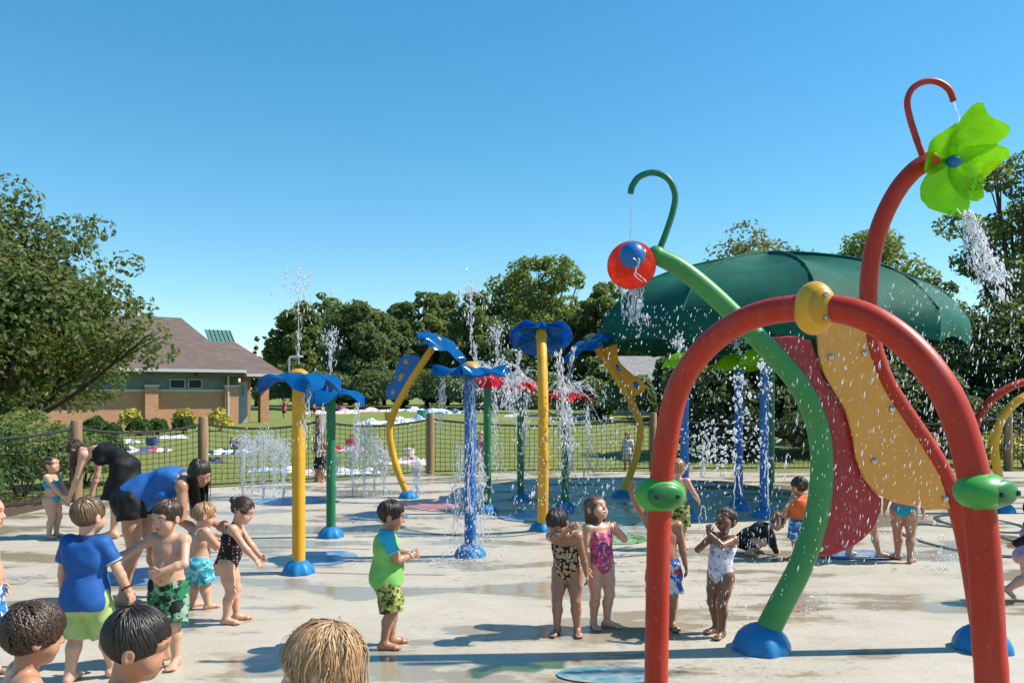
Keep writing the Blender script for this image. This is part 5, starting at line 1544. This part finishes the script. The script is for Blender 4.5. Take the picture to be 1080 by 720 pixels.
# ------------------------------------------------------------------ people
CL = {'trim': cloth('pale_blue_trim', (.35, .50, .62)), 'navyshirt': cloth('blue_rash_shirt', (.015, .095, .33)), 'collar': cloth('navy_collar', (.008, .03, .12)), 'limeshort': cloth('lime_shorts', (.36, .48, .17)),
      'palm': cloth('palm_print', (.008, .015, .012), 'print', (.015, .15, .055), (.22, .34, .24), 18), 'tealshort': cloth('teal_print', (.05, .36, .44), 'print', (.25, .58, .62), (.02, .20, .30), 20),
      'dots': cloth('polka_swimsuit', (.010, .008, .010), 'dots', (.62, .30, .34), None, 40), 'teal': cloth('teal_swimsuit', (.02, .33, .42)), 'blackdress': cloth('black_dress', (.006, .006, .008)),
      'bluetop': cloth('blue_tank_top', (.025, .12, .38)), 'blackshort': cloth('black_shorts', (.008, .008, .010)), 'limeshirt': cloth('lime_shirt', (.22, .52, .12)), 'cyan': cloth('cyan_sleeves', (.02, .40, .58)),
      'camo': cloth('olive_print', (.26, .29, .06), 'print', (.035, .035, .012), (.40, .42, .16), 26), 'leo': cloth('leopard_swimsuit', (.02, .012, .012), 'leopard', (.50, .33, .20), (.30, .12, .06), 42),
      'pink': cloth('pink_swimsuit', (.58, .07, .16), 'print', (.16, .05, .22), (.80, .32, .25), 34), 'white': cloth('white_swimsuit', (.70, .66, .68), 'print', (.62, .50, .56), (.20, .30, .50), 24),
      'multi': cloth('colour_blocked_shorts', (.02, .10, .40), 'print', (.62, .60, .58), (.55, .05, .05), 12), 'black': cloth('black_suit', (.012, .012, .016)), 'orange': cloth('orange_vest', (.72, .13, .03)),
      'blueshort': cloth('blue_shorts', (.03, .18, .42), 'print', (.02, .10, .30), (.5, .6, .7), 18), 'purple': cloth('lilac_suit', (.42, .30, .48)), 'whitet': cloth('white_shirt', (.72, .72, .72)), 'bead': cloth('black_bead', (.01, .01, .01)), 'wband': cloth('white_band', (.7, .7, .7)), 'redb': cloth('red_swimsuit', (.5, .05, .07))}
wom = dict(body=ADU, cat='woman', group='women bending down to children')

person('bare shouldered child mostly cut by the left photo edge', -17, 716, 1.15, -75, 'fair', ('brown', 'short', 60), [('shorts', CL['blueshort'], .8, .006)], handL=(-.15, .02, .47), handR=(.15, -.02, .46))
person('small girl in a teal bikini by the net at left', 55, 567, 1.0, -95, 'fair', ('brown', 'bun', 90), [('bikini', CL['teal'])], vox=.006, handL=(-.05, .15, .50), handR=(.04, .16, .49), head=(0, -8, 0), elbL=(-1, -.6, -.3), elbR=(1, -.6, -.3), footL=(-.045, .02, .04), footR=(.045, -.01, .04))
person('woman in a short black dress bending over toward the net post', 128, 566, 1.64, 84, 'fair', ('brown', 'long', 170), [('dress', CL['blackdress'], .235, (0, .02, -1), .175)], vox=.007, lean=44, curve=52, pel=(0, -.03, .012), head=(0, 62, 0),
       handL=(-.10, .33, .31), handR=(.10, .30, .29), footL=(-.07, .02, .04), footR=(.07, -.09, .04), elbL=(-.3, -1, 0), elbR=(.3, -1, 0), **wom)
person('boy seen from behind in blue rash shirt and lime green shorts', 91, 719, 1.135, -8, 'fair', ('lbrown', 'bowl', 230), [('shorts', CL['limeshort'], 1.02, .016), ('shirt', CL['navyshirt'], None, .72, -.055, CL['collar']), ('bracelet', CL['bead'], 1)], vox=.0045,
       handL=(-.185, .06, .46), handR=(.215, .06, .445), head=(-12, 4, 0), footL=(-.075, -.03, .04), footR=(.085, .10, .04), elbL=(-.8, -.8, 0), elbR=(.9, -.7, 0))
person('shirtless boy in black and green palm print trunks reaching sideways', 178, 699, 1.085, 172, 'fair', ('brown', 'wet', 200), [('shorts', CL['palm'], .95, .018)], vox=.0045, lean=2, roll=-2,
       handR=(.31, .13, .60), handL=(-.05, .16, .575), elbR=(.5, -.3, -1), elbL=(-1, .1, -.5), head=(-14, 10, -4), footL=(-.07, .04, .04), footR=(.07, -.06, .04), hdirL=(.9, .2, -.3), palmL=(0, -1, 0), curlR=.5)
person('woman in a blue tank top bent low with long hair hanging', 152, 634, 1.62, -82, 'tan', ('black', 'long', 260), [('shirt', CL['bluetop'], None, 0, .02), ('shorts', CL['blackshort'], .34, .006)], vox=.006, lean=44, curve=54, pel=(0, -.05, .005),
       head=(-46, 34, 12), handL=(-.07, .34, .37), handR=(.10, .33, .34), elbL=(-.3, -.6, -.4), elbR=(.3, -.6, -.4), footL=(-.09, .06, .04), footR=(.08, -.08, .04), **wom)
person('blond shirtless toddler in teal patterned trunks', 208, 642, .895, -38, 'fair', ('blond', 'short', 150), [('shorts', CL['tealshort'], .92, .026)], body=TOT, vox=.005, handL=(-.08, .22, .50), handR=(.11, .22, .46), head=(-25, 18, 0), footL=(-.075, 0, .04), footR=(.075, .06, .04), lean=4, elbL=(-.6, -.8, -.4), elbR=(.9, -.6, -.3))
person('girl in a dark polka dot swimsuit with hair in a bun', 244, 656, .985, -82, 'fair', ('brown', 'bun', 170), [('halter', CL['dots'], .06)], vox=.0045, lean=8, curve=8, pel=(0, -.03, 0), head=(-8, 22, 0), handR=(.11, .25, .42), handL=(-.10, .20, .47), footL=(-.05, .03, .04), footR=(.05, -.03, .04), palmR=(-.3, .3, -1), curlR=.2, elbR=(.4, -1, 0))
person('curly dark haired child nearest the lower left corner, bare shoulders', 0, 0, 1.08, -52, 'tan', ('brown', 'curly', 1000), [('shorts', CL['blueshort'], .8, .01)], body=dict(KID, head=.178), vox=.004, headat=(38, 2.62), head=(4, 8, 0), lean=4, curve=8)
person('dark wet haired boy in the foreground looking down to the right', 0, 0, 1.15, -72, 'tan', ('black', 'wet', 1500), [('shorts', CL['blackshort'], .8, .01)], body=dict(KID, head=.182), vox=.004, headat=(147, 2.36), head=(-4, 14, 5), eyes=False, lean=6, curve=10, mouth=.2)
person('tousled blond child in the foreground facing left', 0, 0, 1.16, 92, 'fair', ('blond', 'messy', 3600), [('onepiece', CL['pink'])], vox=.004, headat=(337, 2.08), head=(0, 8, 0), lean=4, curve=6)
person('boy in lime shirt with cyan sleeves and olive patterned shorts', 408, 682, 1.03, -80, 'tan', ('black', 'bowl', 220), [('shorts', CL['camo'], .95, .022), ('shirt', CL['limeshirt'], CL['cyan'], .66, -.03, CL['cyan']), ('bracelet', CL['wband'], 1)], vox=.0045,
       head=(-6, 12, 0), handR=(.03, .155, .60), handL=(-.03, .16, .60), elbR=(.8, -.7, -.3), elbL=(-.8, -.7, -.3), curlR=.8, curlL=.8, footL=(-.05, .03, .04), footR=(.05, -.02, .04), hdirR=(-.3, 1, .1), hdirL=(.3, 1, .1), palmR=(-1, -.2, -.2), palmL=(1, -.2, -.2))
person('girl in a leopard print swimsuit hiding her face with one arm', 598, 668, .985, 168, 'mid', ('black', 'short', 190), [('onepiece', CL['leo'], .05)], vox=.0045, lean=7, curve=15, roll=2, head=(-14, 40, 10), handR=(-.04, .20, .79), elbR=(1, .35, -.55), handL=(-.155, .05, .42), hdirR=(-.9, 0, .45), palmR=(0, -1, .1), footL=(-.075, .0, .04), footR=(.07, .02, .04), curlL=.5, toeL=(-.3, 1, 0))
person('girl in a pink swimsuit laughing with a hand by her chin', 633, 661, 1.0, -158, 'fair', ('lbrown', 'wetlong', 190), [('onepiece', CL['pink'], .06)], vox=.0045, lean=-2, curve=-5, head=(22, -24, -6), mouth=.9, handL=(-.06, .13, .745), elbL=(-.8, .2, -1), hdirL=(.25, .15, 1), palmL=(.5, -.8, 0), curlL=.9, handR=(.13, .06, .45), footL=(-.045, .02, .04), footR=(.045, -.02, .04), toeL=(-.9, .8, 0))
person('child in bright blue and red shorts behind the red arch leg', 700, 662, 1.03, 175, 'mid', ('black', 'short', 100), [('shorts', CL['multi'], .95, .018)], handR=(.245, .10, .985), elbR=(.6, .2, -1), hdirR=(-.05, 0, 1), palmR=(0, 1, 0), curlR=.1, footL=(-.06, 0, .04), footR=(.06, 0, .04))
person('blond shirtless boy in patterned trunks walking beyond the arch leg', 715, 579, 1.03, -25, 'fair', ('blond', 'short', 90), [('shorts', CL['camo'], .95, .018)], vox=.006, handR=(.19, .12, .52), handL=(-.15, .08, .5), footL=(-.05, .06, .04), footR=(.06, -.05, .04))
person('dark skinned girl in a white patterned swimsuit, hands at her face', 760, 669, .94, 128, 'brown', ('black', 'wet', 210), [('onepiece', CL['white'], .045)], vox=.0045, lean=-4, curve=-4, head=(6, -26, 0), handL=(-.015, .16, .785), handR=(.05, .11, .70), elbL=(-.75, .5, -.8), elbR=(1, -.3, -.7), hdirL=(.2, -.2, 1), hdirR=(-.7, .3, .4), palmL=(.3, -1, 0), palmR=(-.6, -.6, 0), curlL=.5, footL=(-.05, .05, .04), footR=(.055, -.02, .04), mouth=.6)
person('child in black crouching down beside the blue pole', 790, 584, .98, -110, 'fair', ('lbrown', 'bowl', 110), [('shirt', CL['black'], None, .9, -.03), ('sleeves', CL['black']), ('shorts', CL['black'], .95, .008)], vox=.006, pel=(0, -.03, -.315), lean=36, curve=38, head=(0, 34, 0), footL=(-.085, .03, .04), footR=(.085, .0, .04), knL=(-.45, 1, .6), knR=(.45, 1, .6), handL=(-.05, .27, .06), handR=(.05, .28, .06), elbL=(-1, 0, 0), elbR=(1, 0, 0))
person('child in an orange life vest and blue shorts behind the green tube', 845, 590, .90, 15, 'tan', ('black', 'short', 90), [('shorts', CL['blueshort'], .95, .02), ('vest', CL['orange'])], vox=.006, body=TOT, handL=(-.14, .12, .5), head=(10, 10, 0), elbL=(-1, -.6, 0))
person('striding child whose legs show below the red plate', 912, 588, 1.0, -75, 'fair', ('brown', 'short', 60), [('onepiece', CL['redb'])], vox=.0065, lean=12, footL=(-.05, -.16, .05), footR=(.05, .14, .04), handL=(-.12, .16, .5), handR=(.12, -.05, .48))
person('child in teal bikini bottoms standing beneath the orange plate', 953, 592, 1.16, -28, 'tan', ('brown', 'pony', 60), [('bikini', CL['teal'])], vox=.006, footL=(-.05, .08, .04), footR=(.055, -.05, .04), toeL=(-.9, .5, 0))
person('running toddler in a lilac suit cut by the right photo edge', 1083, 634, .90, -100, 'fair', ('black', 'wet', 110), [('onepiece', CL['purple'], .05), ('sleeves', CL['black'])], body=TOT, vox=.005, lean=14, handL=(-.08, .20, .72), handR=(.12, -.14, .55), footL=(-.05, .14, .05), footR=(.05, -.18, .12), tipR=(0, 0, -.8), elbL=(-.5, -.5, -1), elbR=(.4, -.6, -.6))
person('dark haired child standing wet beside the third fence post', 338, 508, 1.0, 160, 'mid', ('black', 'short', 60), [('shorts', CL['black'], .9, .01)], vox=.008, handL=(-.12, .12, .6), handR=(.10, .13, .62), head=(20, 5, 0))
person('child in pink behind the falling water of the blue pole', 507, 500, .95, 150, 'fair', ('brown', 'short', 60), [('onepiece', CL['pink'])], vox=.008, handL=(-.2, .1, .6), handR=(.2, .1, .62))
person('child glimpsed through the red arch beside its leaning red tube', 984, 527, 1.12, 150, 'fair', ('brown', 'short', 60), [('shirt', CL['black'])], vox=.008)
kf = dict(vox=.016, group='people far off on the lawn', z0=-.05)
person('distant person standing by the pavilion porch shrubs', 300, 441, 1.45, 120, 'fair', ('brown', 'short', 30), [('shirt', CL['redb']), ('shorts', CL['black'], .8, .01)], **kf)
person('distant person in dark shorts between the yellow and green poles', 330, 440, 1.5, 200, 'tan', ('black', 'short', 30), [('shorts', CL['black'], .8, .01)], **kf)
person('child in a white shirt beyond the net behind the holed leaf pole', 662, 494, .92, 160, 'fair', ('lbrown', 'short', 40), [('shirt', CL['whitet']), ('shorts', CL['whitet'], .8, .01)], vox=.01, group='people far off on the lawn', z0=-.05)
# ------------------------------------------------------------------ water: sprays nobody could count drop by drop
OCT_V = np.array([(1, 0, 0), (-1, 0, 0), (0, 1, 0), (0, -1, 0), (0, 0, 1), (0, 0, -1)], float)
OCT_F = np.array([(0, 2, 4), (2, 1, 4), (1, 3, 4), (3, 0, 4), (2, 0, 5), (1, 2, 5), (3, 1, 5), (0, 3, 5)])


def drops(P, vel, r, stretch, rg):
    n = len(P)
    w = vel / (np.linalg.norm(vel, axis=1)[:, None] + 1e-9)
    u = np.cross(w, np.array([.31, .8, .52])); u /= np.linalg.norm(u, axis=1)[:, None] + 1e-9
    v = np.cross(w, u)
    rr = (r * np.exp(rg.normal(size=(n, 1)) * .45))
    st = stretch * rg.uniform(.7, 1.6, (n, 1))
    V = P[:, None, :] + (OCT_V[None, :, :1] * u[:, None] + OCT_V[None, :, 1:2] * v[:, None]) * rr[:, None] + OCT_V[None, :, 2:] * w[:, None] * (rr * st)[:, None]
    F = OCT_F[None] + (np.arange(n) * 6)[:, None, None]
    return V.reshape(-1, 3), F.reshape(-1, 3)


def strand(pts, r, rg, n=5):
    """wobbly thread of water"""
    r *= .6; P = np.array([tuple(p) for p in pts]); L = len(P); V = []; F = []
    for i in range(L):
        q = r * rg.uniform(.35, 1.5)
        t = P[min(i + 1, L - 1)] - P[max(i - 1, 0)]; t = t / (np.linalg.norm(t) + 1e-9); u = np.cross(t, [.3, .8, .5]); u /= np.linalg.norm(u); v = np.cross(t, u)
        for j in range(n):
            a = 2 * math.pi * j / n; V.append(P[i] + (u * math.cos(a) + v * math.sin(a)) * q)
    for i in range(L - 1):
        for j in range(n): k = (j + 1) % n; F += [(i * n + j, i * n + k, (i + 1) * n + k), (i * n + j, (i + 1) * n + k, (i + 1) * n + j)]
    return np.array(V), np.array(F)


def spray(label, parts):
    V = []; F = []; o = 0
    for v, f in parts: V.append(v); F.append(f + o); o += len(v)
    ob = link('water_spray', np_mesh('water_spray', np.concatenate(V), np.concatenate(F)), M['water'])
    return tag(ob, label, 'water', None, 'stuff')


G_ = 9.8
def ballistic(p, v, tmax, n, jit, r, st, rg, vj=.15):
    t = rg.uniform(0, 1, n) ** .85 * tmax
    vv = np.array(v) + rg.normal(size=(n, 3)) * vj * np.linalg.norm(v)
    P = np.array(p) + vv * t[:, None]; P[:, 2] -= .5 * G_ * t * t
    P += rg.normal(size=(n, 3)) * jit * (.3 + t[:, None] / tmax)
    vel = vv.copy(); vel[:, 2] -= G_ * t
    k = P[:, 2] > .0
    return drops(P[k], vel[k], r, st, rg)


def fall(a, b, n, jit, r, st, rg, spread=1.0):
    """droplets along a falling path a->b, widening on the way"""
    t = rg.uniform(0, 1, n); P = np.array(a)[None] * (1 - t[:, None]) + np.array(b)[None] * t[:, None]
    P += rg.normal(size=(n, 3)) * jit * (.35 + spread * t[:, None]) * np.array([1, 1, .6])
    vel = np.tile(np.array(b) - np.array(a) + np.array([0, 0, -.4]), (n, 1)) + rg.normal(size=(n, 3)) * .15
    k = P[:, 2] > .0
    return drops(P[k], vel[k], r, st, rg)


def arcpts(p, v, T, m, rg, w=.008):
    return [np.array(p) + np.array(v) * t + np.array([0, 0, -.5 * G_ * t * t]) + rg.normal(size=3) * w for t in np.linspace(0, T, m)]


rg = np.random.default_rng(5)
A3 = lambda px, py, Y: np.array(at(px, py, Y))
# row of foaming ground jets behind the yellow pole
for i, (px, py, ht_) in enumerate([(256, 527, .85), (266, 524, .75), (278, 526, .9), (289, 523, .8), (299, 526, .75), (352, 524, .55), (372, 523, .7), (384, 524, .95), (395, 523, .8), (405, 523, .6), (440, 524, .45)]):
    p = gp(px, py); v0 = math.sqrt(2 * G_ * ht_ * 1.15); parts = []
    parts.append(ballistic(p, (0, 0, v0), v0 / G_ * 1.75, 1000, .030, .0044, 2.2, rg, .035))
    for k in range(3): parts.append(strand(arcpts(p, (rg.normal() * .12, rg.normal() * .12, v0 * rg.uniform(.8, 1)), v0 / G_ * 1.1, 16, rg, .012), .009, rg))
    parts.append(ballistic(p, (0, 0, v0 * .45), v0 / G_ * .9, 120, .08, .006, 1.5, rg, .2))
    spray('foaming white ground jet, number along the row from the left', parts)['label'] = ['thin foaming jet left of the row beside the bun girl', 'foaming jet above the bun girl', 'tall foaming jet over the blue painted spot', 'foaming jet just left of the yellow pole', 'foaming jet touching the yellow pole', 'low foaming jet right of the green pole', 'foaming jet under the right blue petals', 'tallest foaming jet left of the curved yellow pole', 'foaming jet at the curved yellow pole', 'low foaming jet beside the curved pole base', 'faint low jet right of the curved pole base'][i]
# fine fountains shooting from the tops of the flowers
for px, py, Y, ht_, lab in ((315, 385, 7.6, .85, 'fine fountain shooting up from the orange cap'), (349, 412, 8.83, .62, 'umbrella shaped fountain above the green pole'), (497, 375, 7.2 + 1.2, .75, 'fountain rising from the drenched blue pole'), (524, 395, 10, .6, 'thin fountain above the red petals')):
    p = A3(px, py, Y); v0 = math.sqrt(2 * G_ * ht_)
    parts = [ballistic(p, (0, 0, v0), v0 / G_ * 1.7, 260, .012, .0045, 2.6, rg, .045)]
    for k in range(2): parts.append(strand(arcpts(p, (rg.normal() * .04, 0, v0), v0 / G_ * .8, 12, rg, .004), .0045, rg))
    spray(lab, parts)
# sheets falling from petals
for (x0, y0), (x1, y1), Y, n, lab in (((533, 395), (533, 440), 8.3, 150, 'thin fall from the right blue petal tip'), ((466, 398), (466, 460), 8.3, 70, 'thin fall from the left blue petal tip'), ((497, 400), (496, 585), 8.25, 380, 'heavy shower running down the blue pole'), ((505, 470), (512, 592), 8.2, 300, 'shower splashing right of the blue pole foot'), ((484, 470), (480, 592), 8.2, 260, 'shower splashing left of the blue pole foot'),
                                      ((500, 362), (505, 420), 12.6, 160, 'pour from the tilted blue flower'), ((547, 372), (540, 440), 9.7, 200, 'pour from the left of the middle blue flower'), ((588, 372), (600, 470), 9.7, 260, 'pour from the right of the middle blue flower'), ((605, 365), (596, 430), 12.6, 180, 'pour from the right hand blue flower'),
                                      ((520, 408), (525, 500), 11, 200, 'water falling from the red petals behind the blue pole'), ((555, 415), (552, 500), 12, 160, 'water falling from the middle red petals'), ((598, 425), (604, 520), 11, 300, 'water falling from the right red petals'), ((618, 428), (625, 500), 11, 160, 'fine drizzle right of the right red petals'),
                                      ((325, 405), (322, 480), 7.5, 60, 'few drops falling off the orange capped flower'), ((375, 425), (380, 500), 8.7, 110, 'drops falling off the right blue petals'), ((340, 426), (338, 500), 8.7, 80, 'drops falling under the green pole flower')):
    parts = [fall(A3(x0, y0, Y), A3(x1, y1, Y), n, .075 if n > 250 else .05, .0042 if Y < 9 else .0058, 3.0, rg)]
    for k in range(3): parts.append(strand([A3(x0, y0, Y) * (1 - t) + A3(x1, y1, Y) * t + np.array([math.sin(5 * t + k) * .025, math.cos(4 * t + k) * .02, 0]) + rg.normal(size=3) * .012 for t in np.linspace(0, .75, 14)], .008, rg))
    spray(lab, parts)
# crown-like splashes on the red petals
for px, py, Y, lab in ((545, 403, 12.2, 'splash bursting over the middle red petals'), (598, 415, 11.4, 'splash bursting over the right red petals'), (520, 392, 11, 'splash bursting over the left red petals')):
    p = A3(px, py, Y); parts = []
    for k in range(14):
        a = rg.uniform(0, 6.28); v = (math.cos(a) * 1.3, math.sin(a) * 1.3, rg.uniform(.6, 2.0)); parts.append(strand(arcpts(p, v, .38, 10, rg, .014), .009, rg)); parts.append(ballistic(p, v, .45, 26, .04, .008, 1.6, rg, .2))
    spray(lab, parts)
# stream and curtain at the red ball, rain under it
parts = [strand([A3(665, y, 5.33) + rg.normal(size=3) * .002 for y in range(204, 256, 4)], .005, rg)]
spray('thin stream from the green hook down to the ball', parts)
parts = []
for k in range(9):
    x0 = 654 + k * 3.2; x1 = 660 + k * 1.6 + rg.normal() * 2; parts.append(strand([A3(x0 + (x1 - x0) * t, 303 + 36 * t, 5.3) + rg.normal(size=3) * .006 for t in np.linspace(0, 1, 10)], .0055, rg))
parts.append(fall(A3(668, 300, 5.3), A3(672, 345, 5.3), 160, .05, .0045, 2, rg, .5))
for k in range(2): parts.append(strand([A3(668 + k * 2 + math.sin(t * 7 + k) * 4 + t * 8, 272 + t * 26, 5.05) for t in np.linspace(0, 1, 12)], .005, rg))
spray('lacy curtain of water below the red ball', parts)
parts = []
for k in range(640):
    pass
def rain(x0, x1, y0, y1, Y0, Y1, n, r, st):
    px = rg.uniform(x0, x1, n); py = rg.uniform(y0, y1, n); Y = rg.uniform(Y0, Y1, n)
    P = np.stack([(px - CX) / FPX * Y, Y, HC - (py - HY) / FPX * Y], 1)
    k = P[:, 2] > .01; P = P[k]
    return drops(P, np.tile([-.15, 0, -1.0], (len(P), 1)) + rg.normal(size=(len(P), 3)) * .08, r, st, rg)
spray('drizzle of drops falling between ball and arch', [rain(632, 760, 322, 470, 4.9, 6.4, 520, .0021, 3.4)])
spray('drizzle of drops falling on the red and orange plates', [rain(800, 1000, 350, 600, 4.6, 5.28, 620, .0018, 5.5)])
spray('drizzle of bright drops before the dark trees at right', [rain(930, 1080, 300, 480, 5.0, 7.0, 700, .0022, 4.0)])
spray('drizzle of drops falling around the girl in white', [rain(735, 830, 480, 640, 4.6, 5.6, 420, .0018, 4.0)])
spray('drizzle of fine drops above the leopard girl', [rain(540, 650, 440, 540, 7.0, 9.0, 520, .0034, 2.4)])
# lime flower: stream, pour and spray
parts = [strand([A3(1006 + t * 12, 108 + t * 40, 5.3) + rg.normal(size=3) * .004 for t in np.linspace(0, 1, 12)], .006, rg)]
spray('stream from the red hook onto the lime flower', parts)
parts = []
for k in range(5):
    parts.append(strand([A3(1014 + k * 2.2 + t * (18 + 3 * k), 222 + (t ** 1.3) * (70 + rg.uniform(-12, 18)), 5.1) + rg.normal(size=3) * .012 for t in np.linspace(0, 1, 14)], .007, rg))
parts.append(fall(A3(1020, 225, 5.1), A3(1056, 305, 5.1), 620, .05, .0036, 2.6, rg, .8))
parts.append(fall(A3(1012, 228, 5.1), A3(1028, 300, 5.1), 60, .02, .0035, 3, rg, .6))
spray('white water pouring off the lime flower', parts)
# sparkling arcs by the mushrooms
for (x0, y0), v, Y, lab in (((734, 585), (.25, .1, 3.2), 8.4, 'low arc of water beside the girl in white'), ((772, 600), (.12, 0, 4.4), 8.2, 'tall thin jet above the girl in white'), ((812, 590), (-.08, 0, 4.7), 8.3, 'tall thin jet left of the green tube')):
    p = gp(x0, y0); p = np.array(p); T = v[2] / G_ * 1.5
    spray(lab, [strand(arcpts(p, v, T, 36, rg, .006), .0085, rg), ballistic(p + np.array(v) * .2, v, T, 90, .02, .008, 1.6, rg, .03)])
P_ = []
for x0, y0, n in ((755, 470, 130), (790, 460, 90), (740, 480, 60)):
    c = A3(x0, y0, 9.6); q = rg.normal(size=(n, 3)) * np.array([.17, .2, .20]) + c; P_.append(drops(q, rg.normal(size=(n, 3)) + np.array([0, 0, .3]), .011, 1.5, rg))
spray('burst of big sparkling drops between the blue poles', P_)
for px, lab in ((715, 'bubbling water on the left lime mushroom'), (778, 'bubbling water on the middle lime mushroom'), (800, 'water spout behind the green tube')):
    p = A3(px, 366 if px < 790 else 352, 11); spray(lab, [ballistic(p, (0, 0, 1.2), .3, 120, .03, .010, 1.3, rg, .25), fall(p + np.array([0, -.2, -.05]), p + np.array([.1, -.25, -1.4]), 45, .06, .006, 2.4, rg)])
# splashes on the ground
for px, py, n, lab in ((497, 590, 240, 'splash around the blue pole foot'), (600, 548, 160, 'splash around the right green pole foot'), (770, 668, 90, 'small splash at the feet of the girl in white'), (1000, 600, 120, 'small splash by the red tube'), (860, 640, 120, 'small splash beside the green tube')):
    p = gp(px, py); spray(lab, [ballistic(np.array(p) + np.array([0, 0, .01]), (0, 0, 1.1), .22, n, .14, .0055, 1.4, rg, .5)])

# ------------------------------------------------------------------ light, sky, camera
EL, AZ = R(48), R(5)
sv = Vector((math.cos(EL) * math.cos(AZ), math.cos(EL) * math.sin(AZ), math.sin(EL)))
sun = bpy.data.lights.new('sun', 'SUN'); sun.energy = 4.8; sun.angle = R(.5); sun.color = (1, .94, .845)
so = bpy.data.objects.new('sun', sun); C.objects.link(so); so.rotation_euler = sv.to_track_quat('Z', 'Y').to_euler(); so.location = (20, 2, 25)
w = bpy.data.worlds.new('World'); S.world = w; w.use_nodes = True
nt = w.node_tree; bg = nt.nodes['Background']
sky = nt.nodes.new('ShaderNodeTexSky'); sky.sky_type = 'NISHITA'; sky.sun_disc = False
sky.sun_elevation = EL; sky.sun_rotation = math.pi / 2 - AZ
sky.air_density = 1.0; sky.dust_density = .05; sky.ozone_density = 1.4; sky.altitude = 200
hs_ = nt.nodes.new('ShaderNodeHueSaturation'); hs_.inputs['Saturation'].default_value = 1.5; hs_.inputs['Hue'].default_value = .485
gm_ = nt.nodes.new('ShaderNodeGamma'); gm_.inputs[1].default_value = .80
nt.links.new(sky.outputs[0], gm_.inputs[0]); nt.links.new(gm_.outputs[0], hs_.inputs['Color']); tn_ = nt.nodes.new('ShaderNodeMix'); tn_.data_type = 'RGBA'; tn_.blend_type = 'MULTIPLY'; tn_.inputs[0].default_value = 1; tn_.inputs[7].default_value = (.86, .98, 1.04, 1)
nt.links.new(hs_.outputs[0], tn_.inputs[6]); nt.links.new(tn_.outputs[2], bg.inputs[0]); bg.inputs[1].default_value = .15
cam = bpy.data.cameras.new('camera'); co = bpy.data.objects.new('camera', cam); C.objects.link(co)
co.location = (0, 0, HC); co.rotation_euler = (R(90), 0, 0)
cam.sensor_width = 36; cam.lens = FPX / 1080 * 36; cam.shift_y = (HY - 360) / 1080; cam.clip_end = 5000; cam.clip_start = .05
S.camera = co
S.view_settings.view_transform = 'Standard'; S.view_settings.look = 'None'; S.view_settings.exposure = .66; S.view_settings.gamma = 1
S.view_settings.use_curve_mapping = False
S.cycles.max_bounces = 8; S.cycles.transparent_max_bounces = 12
S.cycles.sample_clamp_indirect = 6
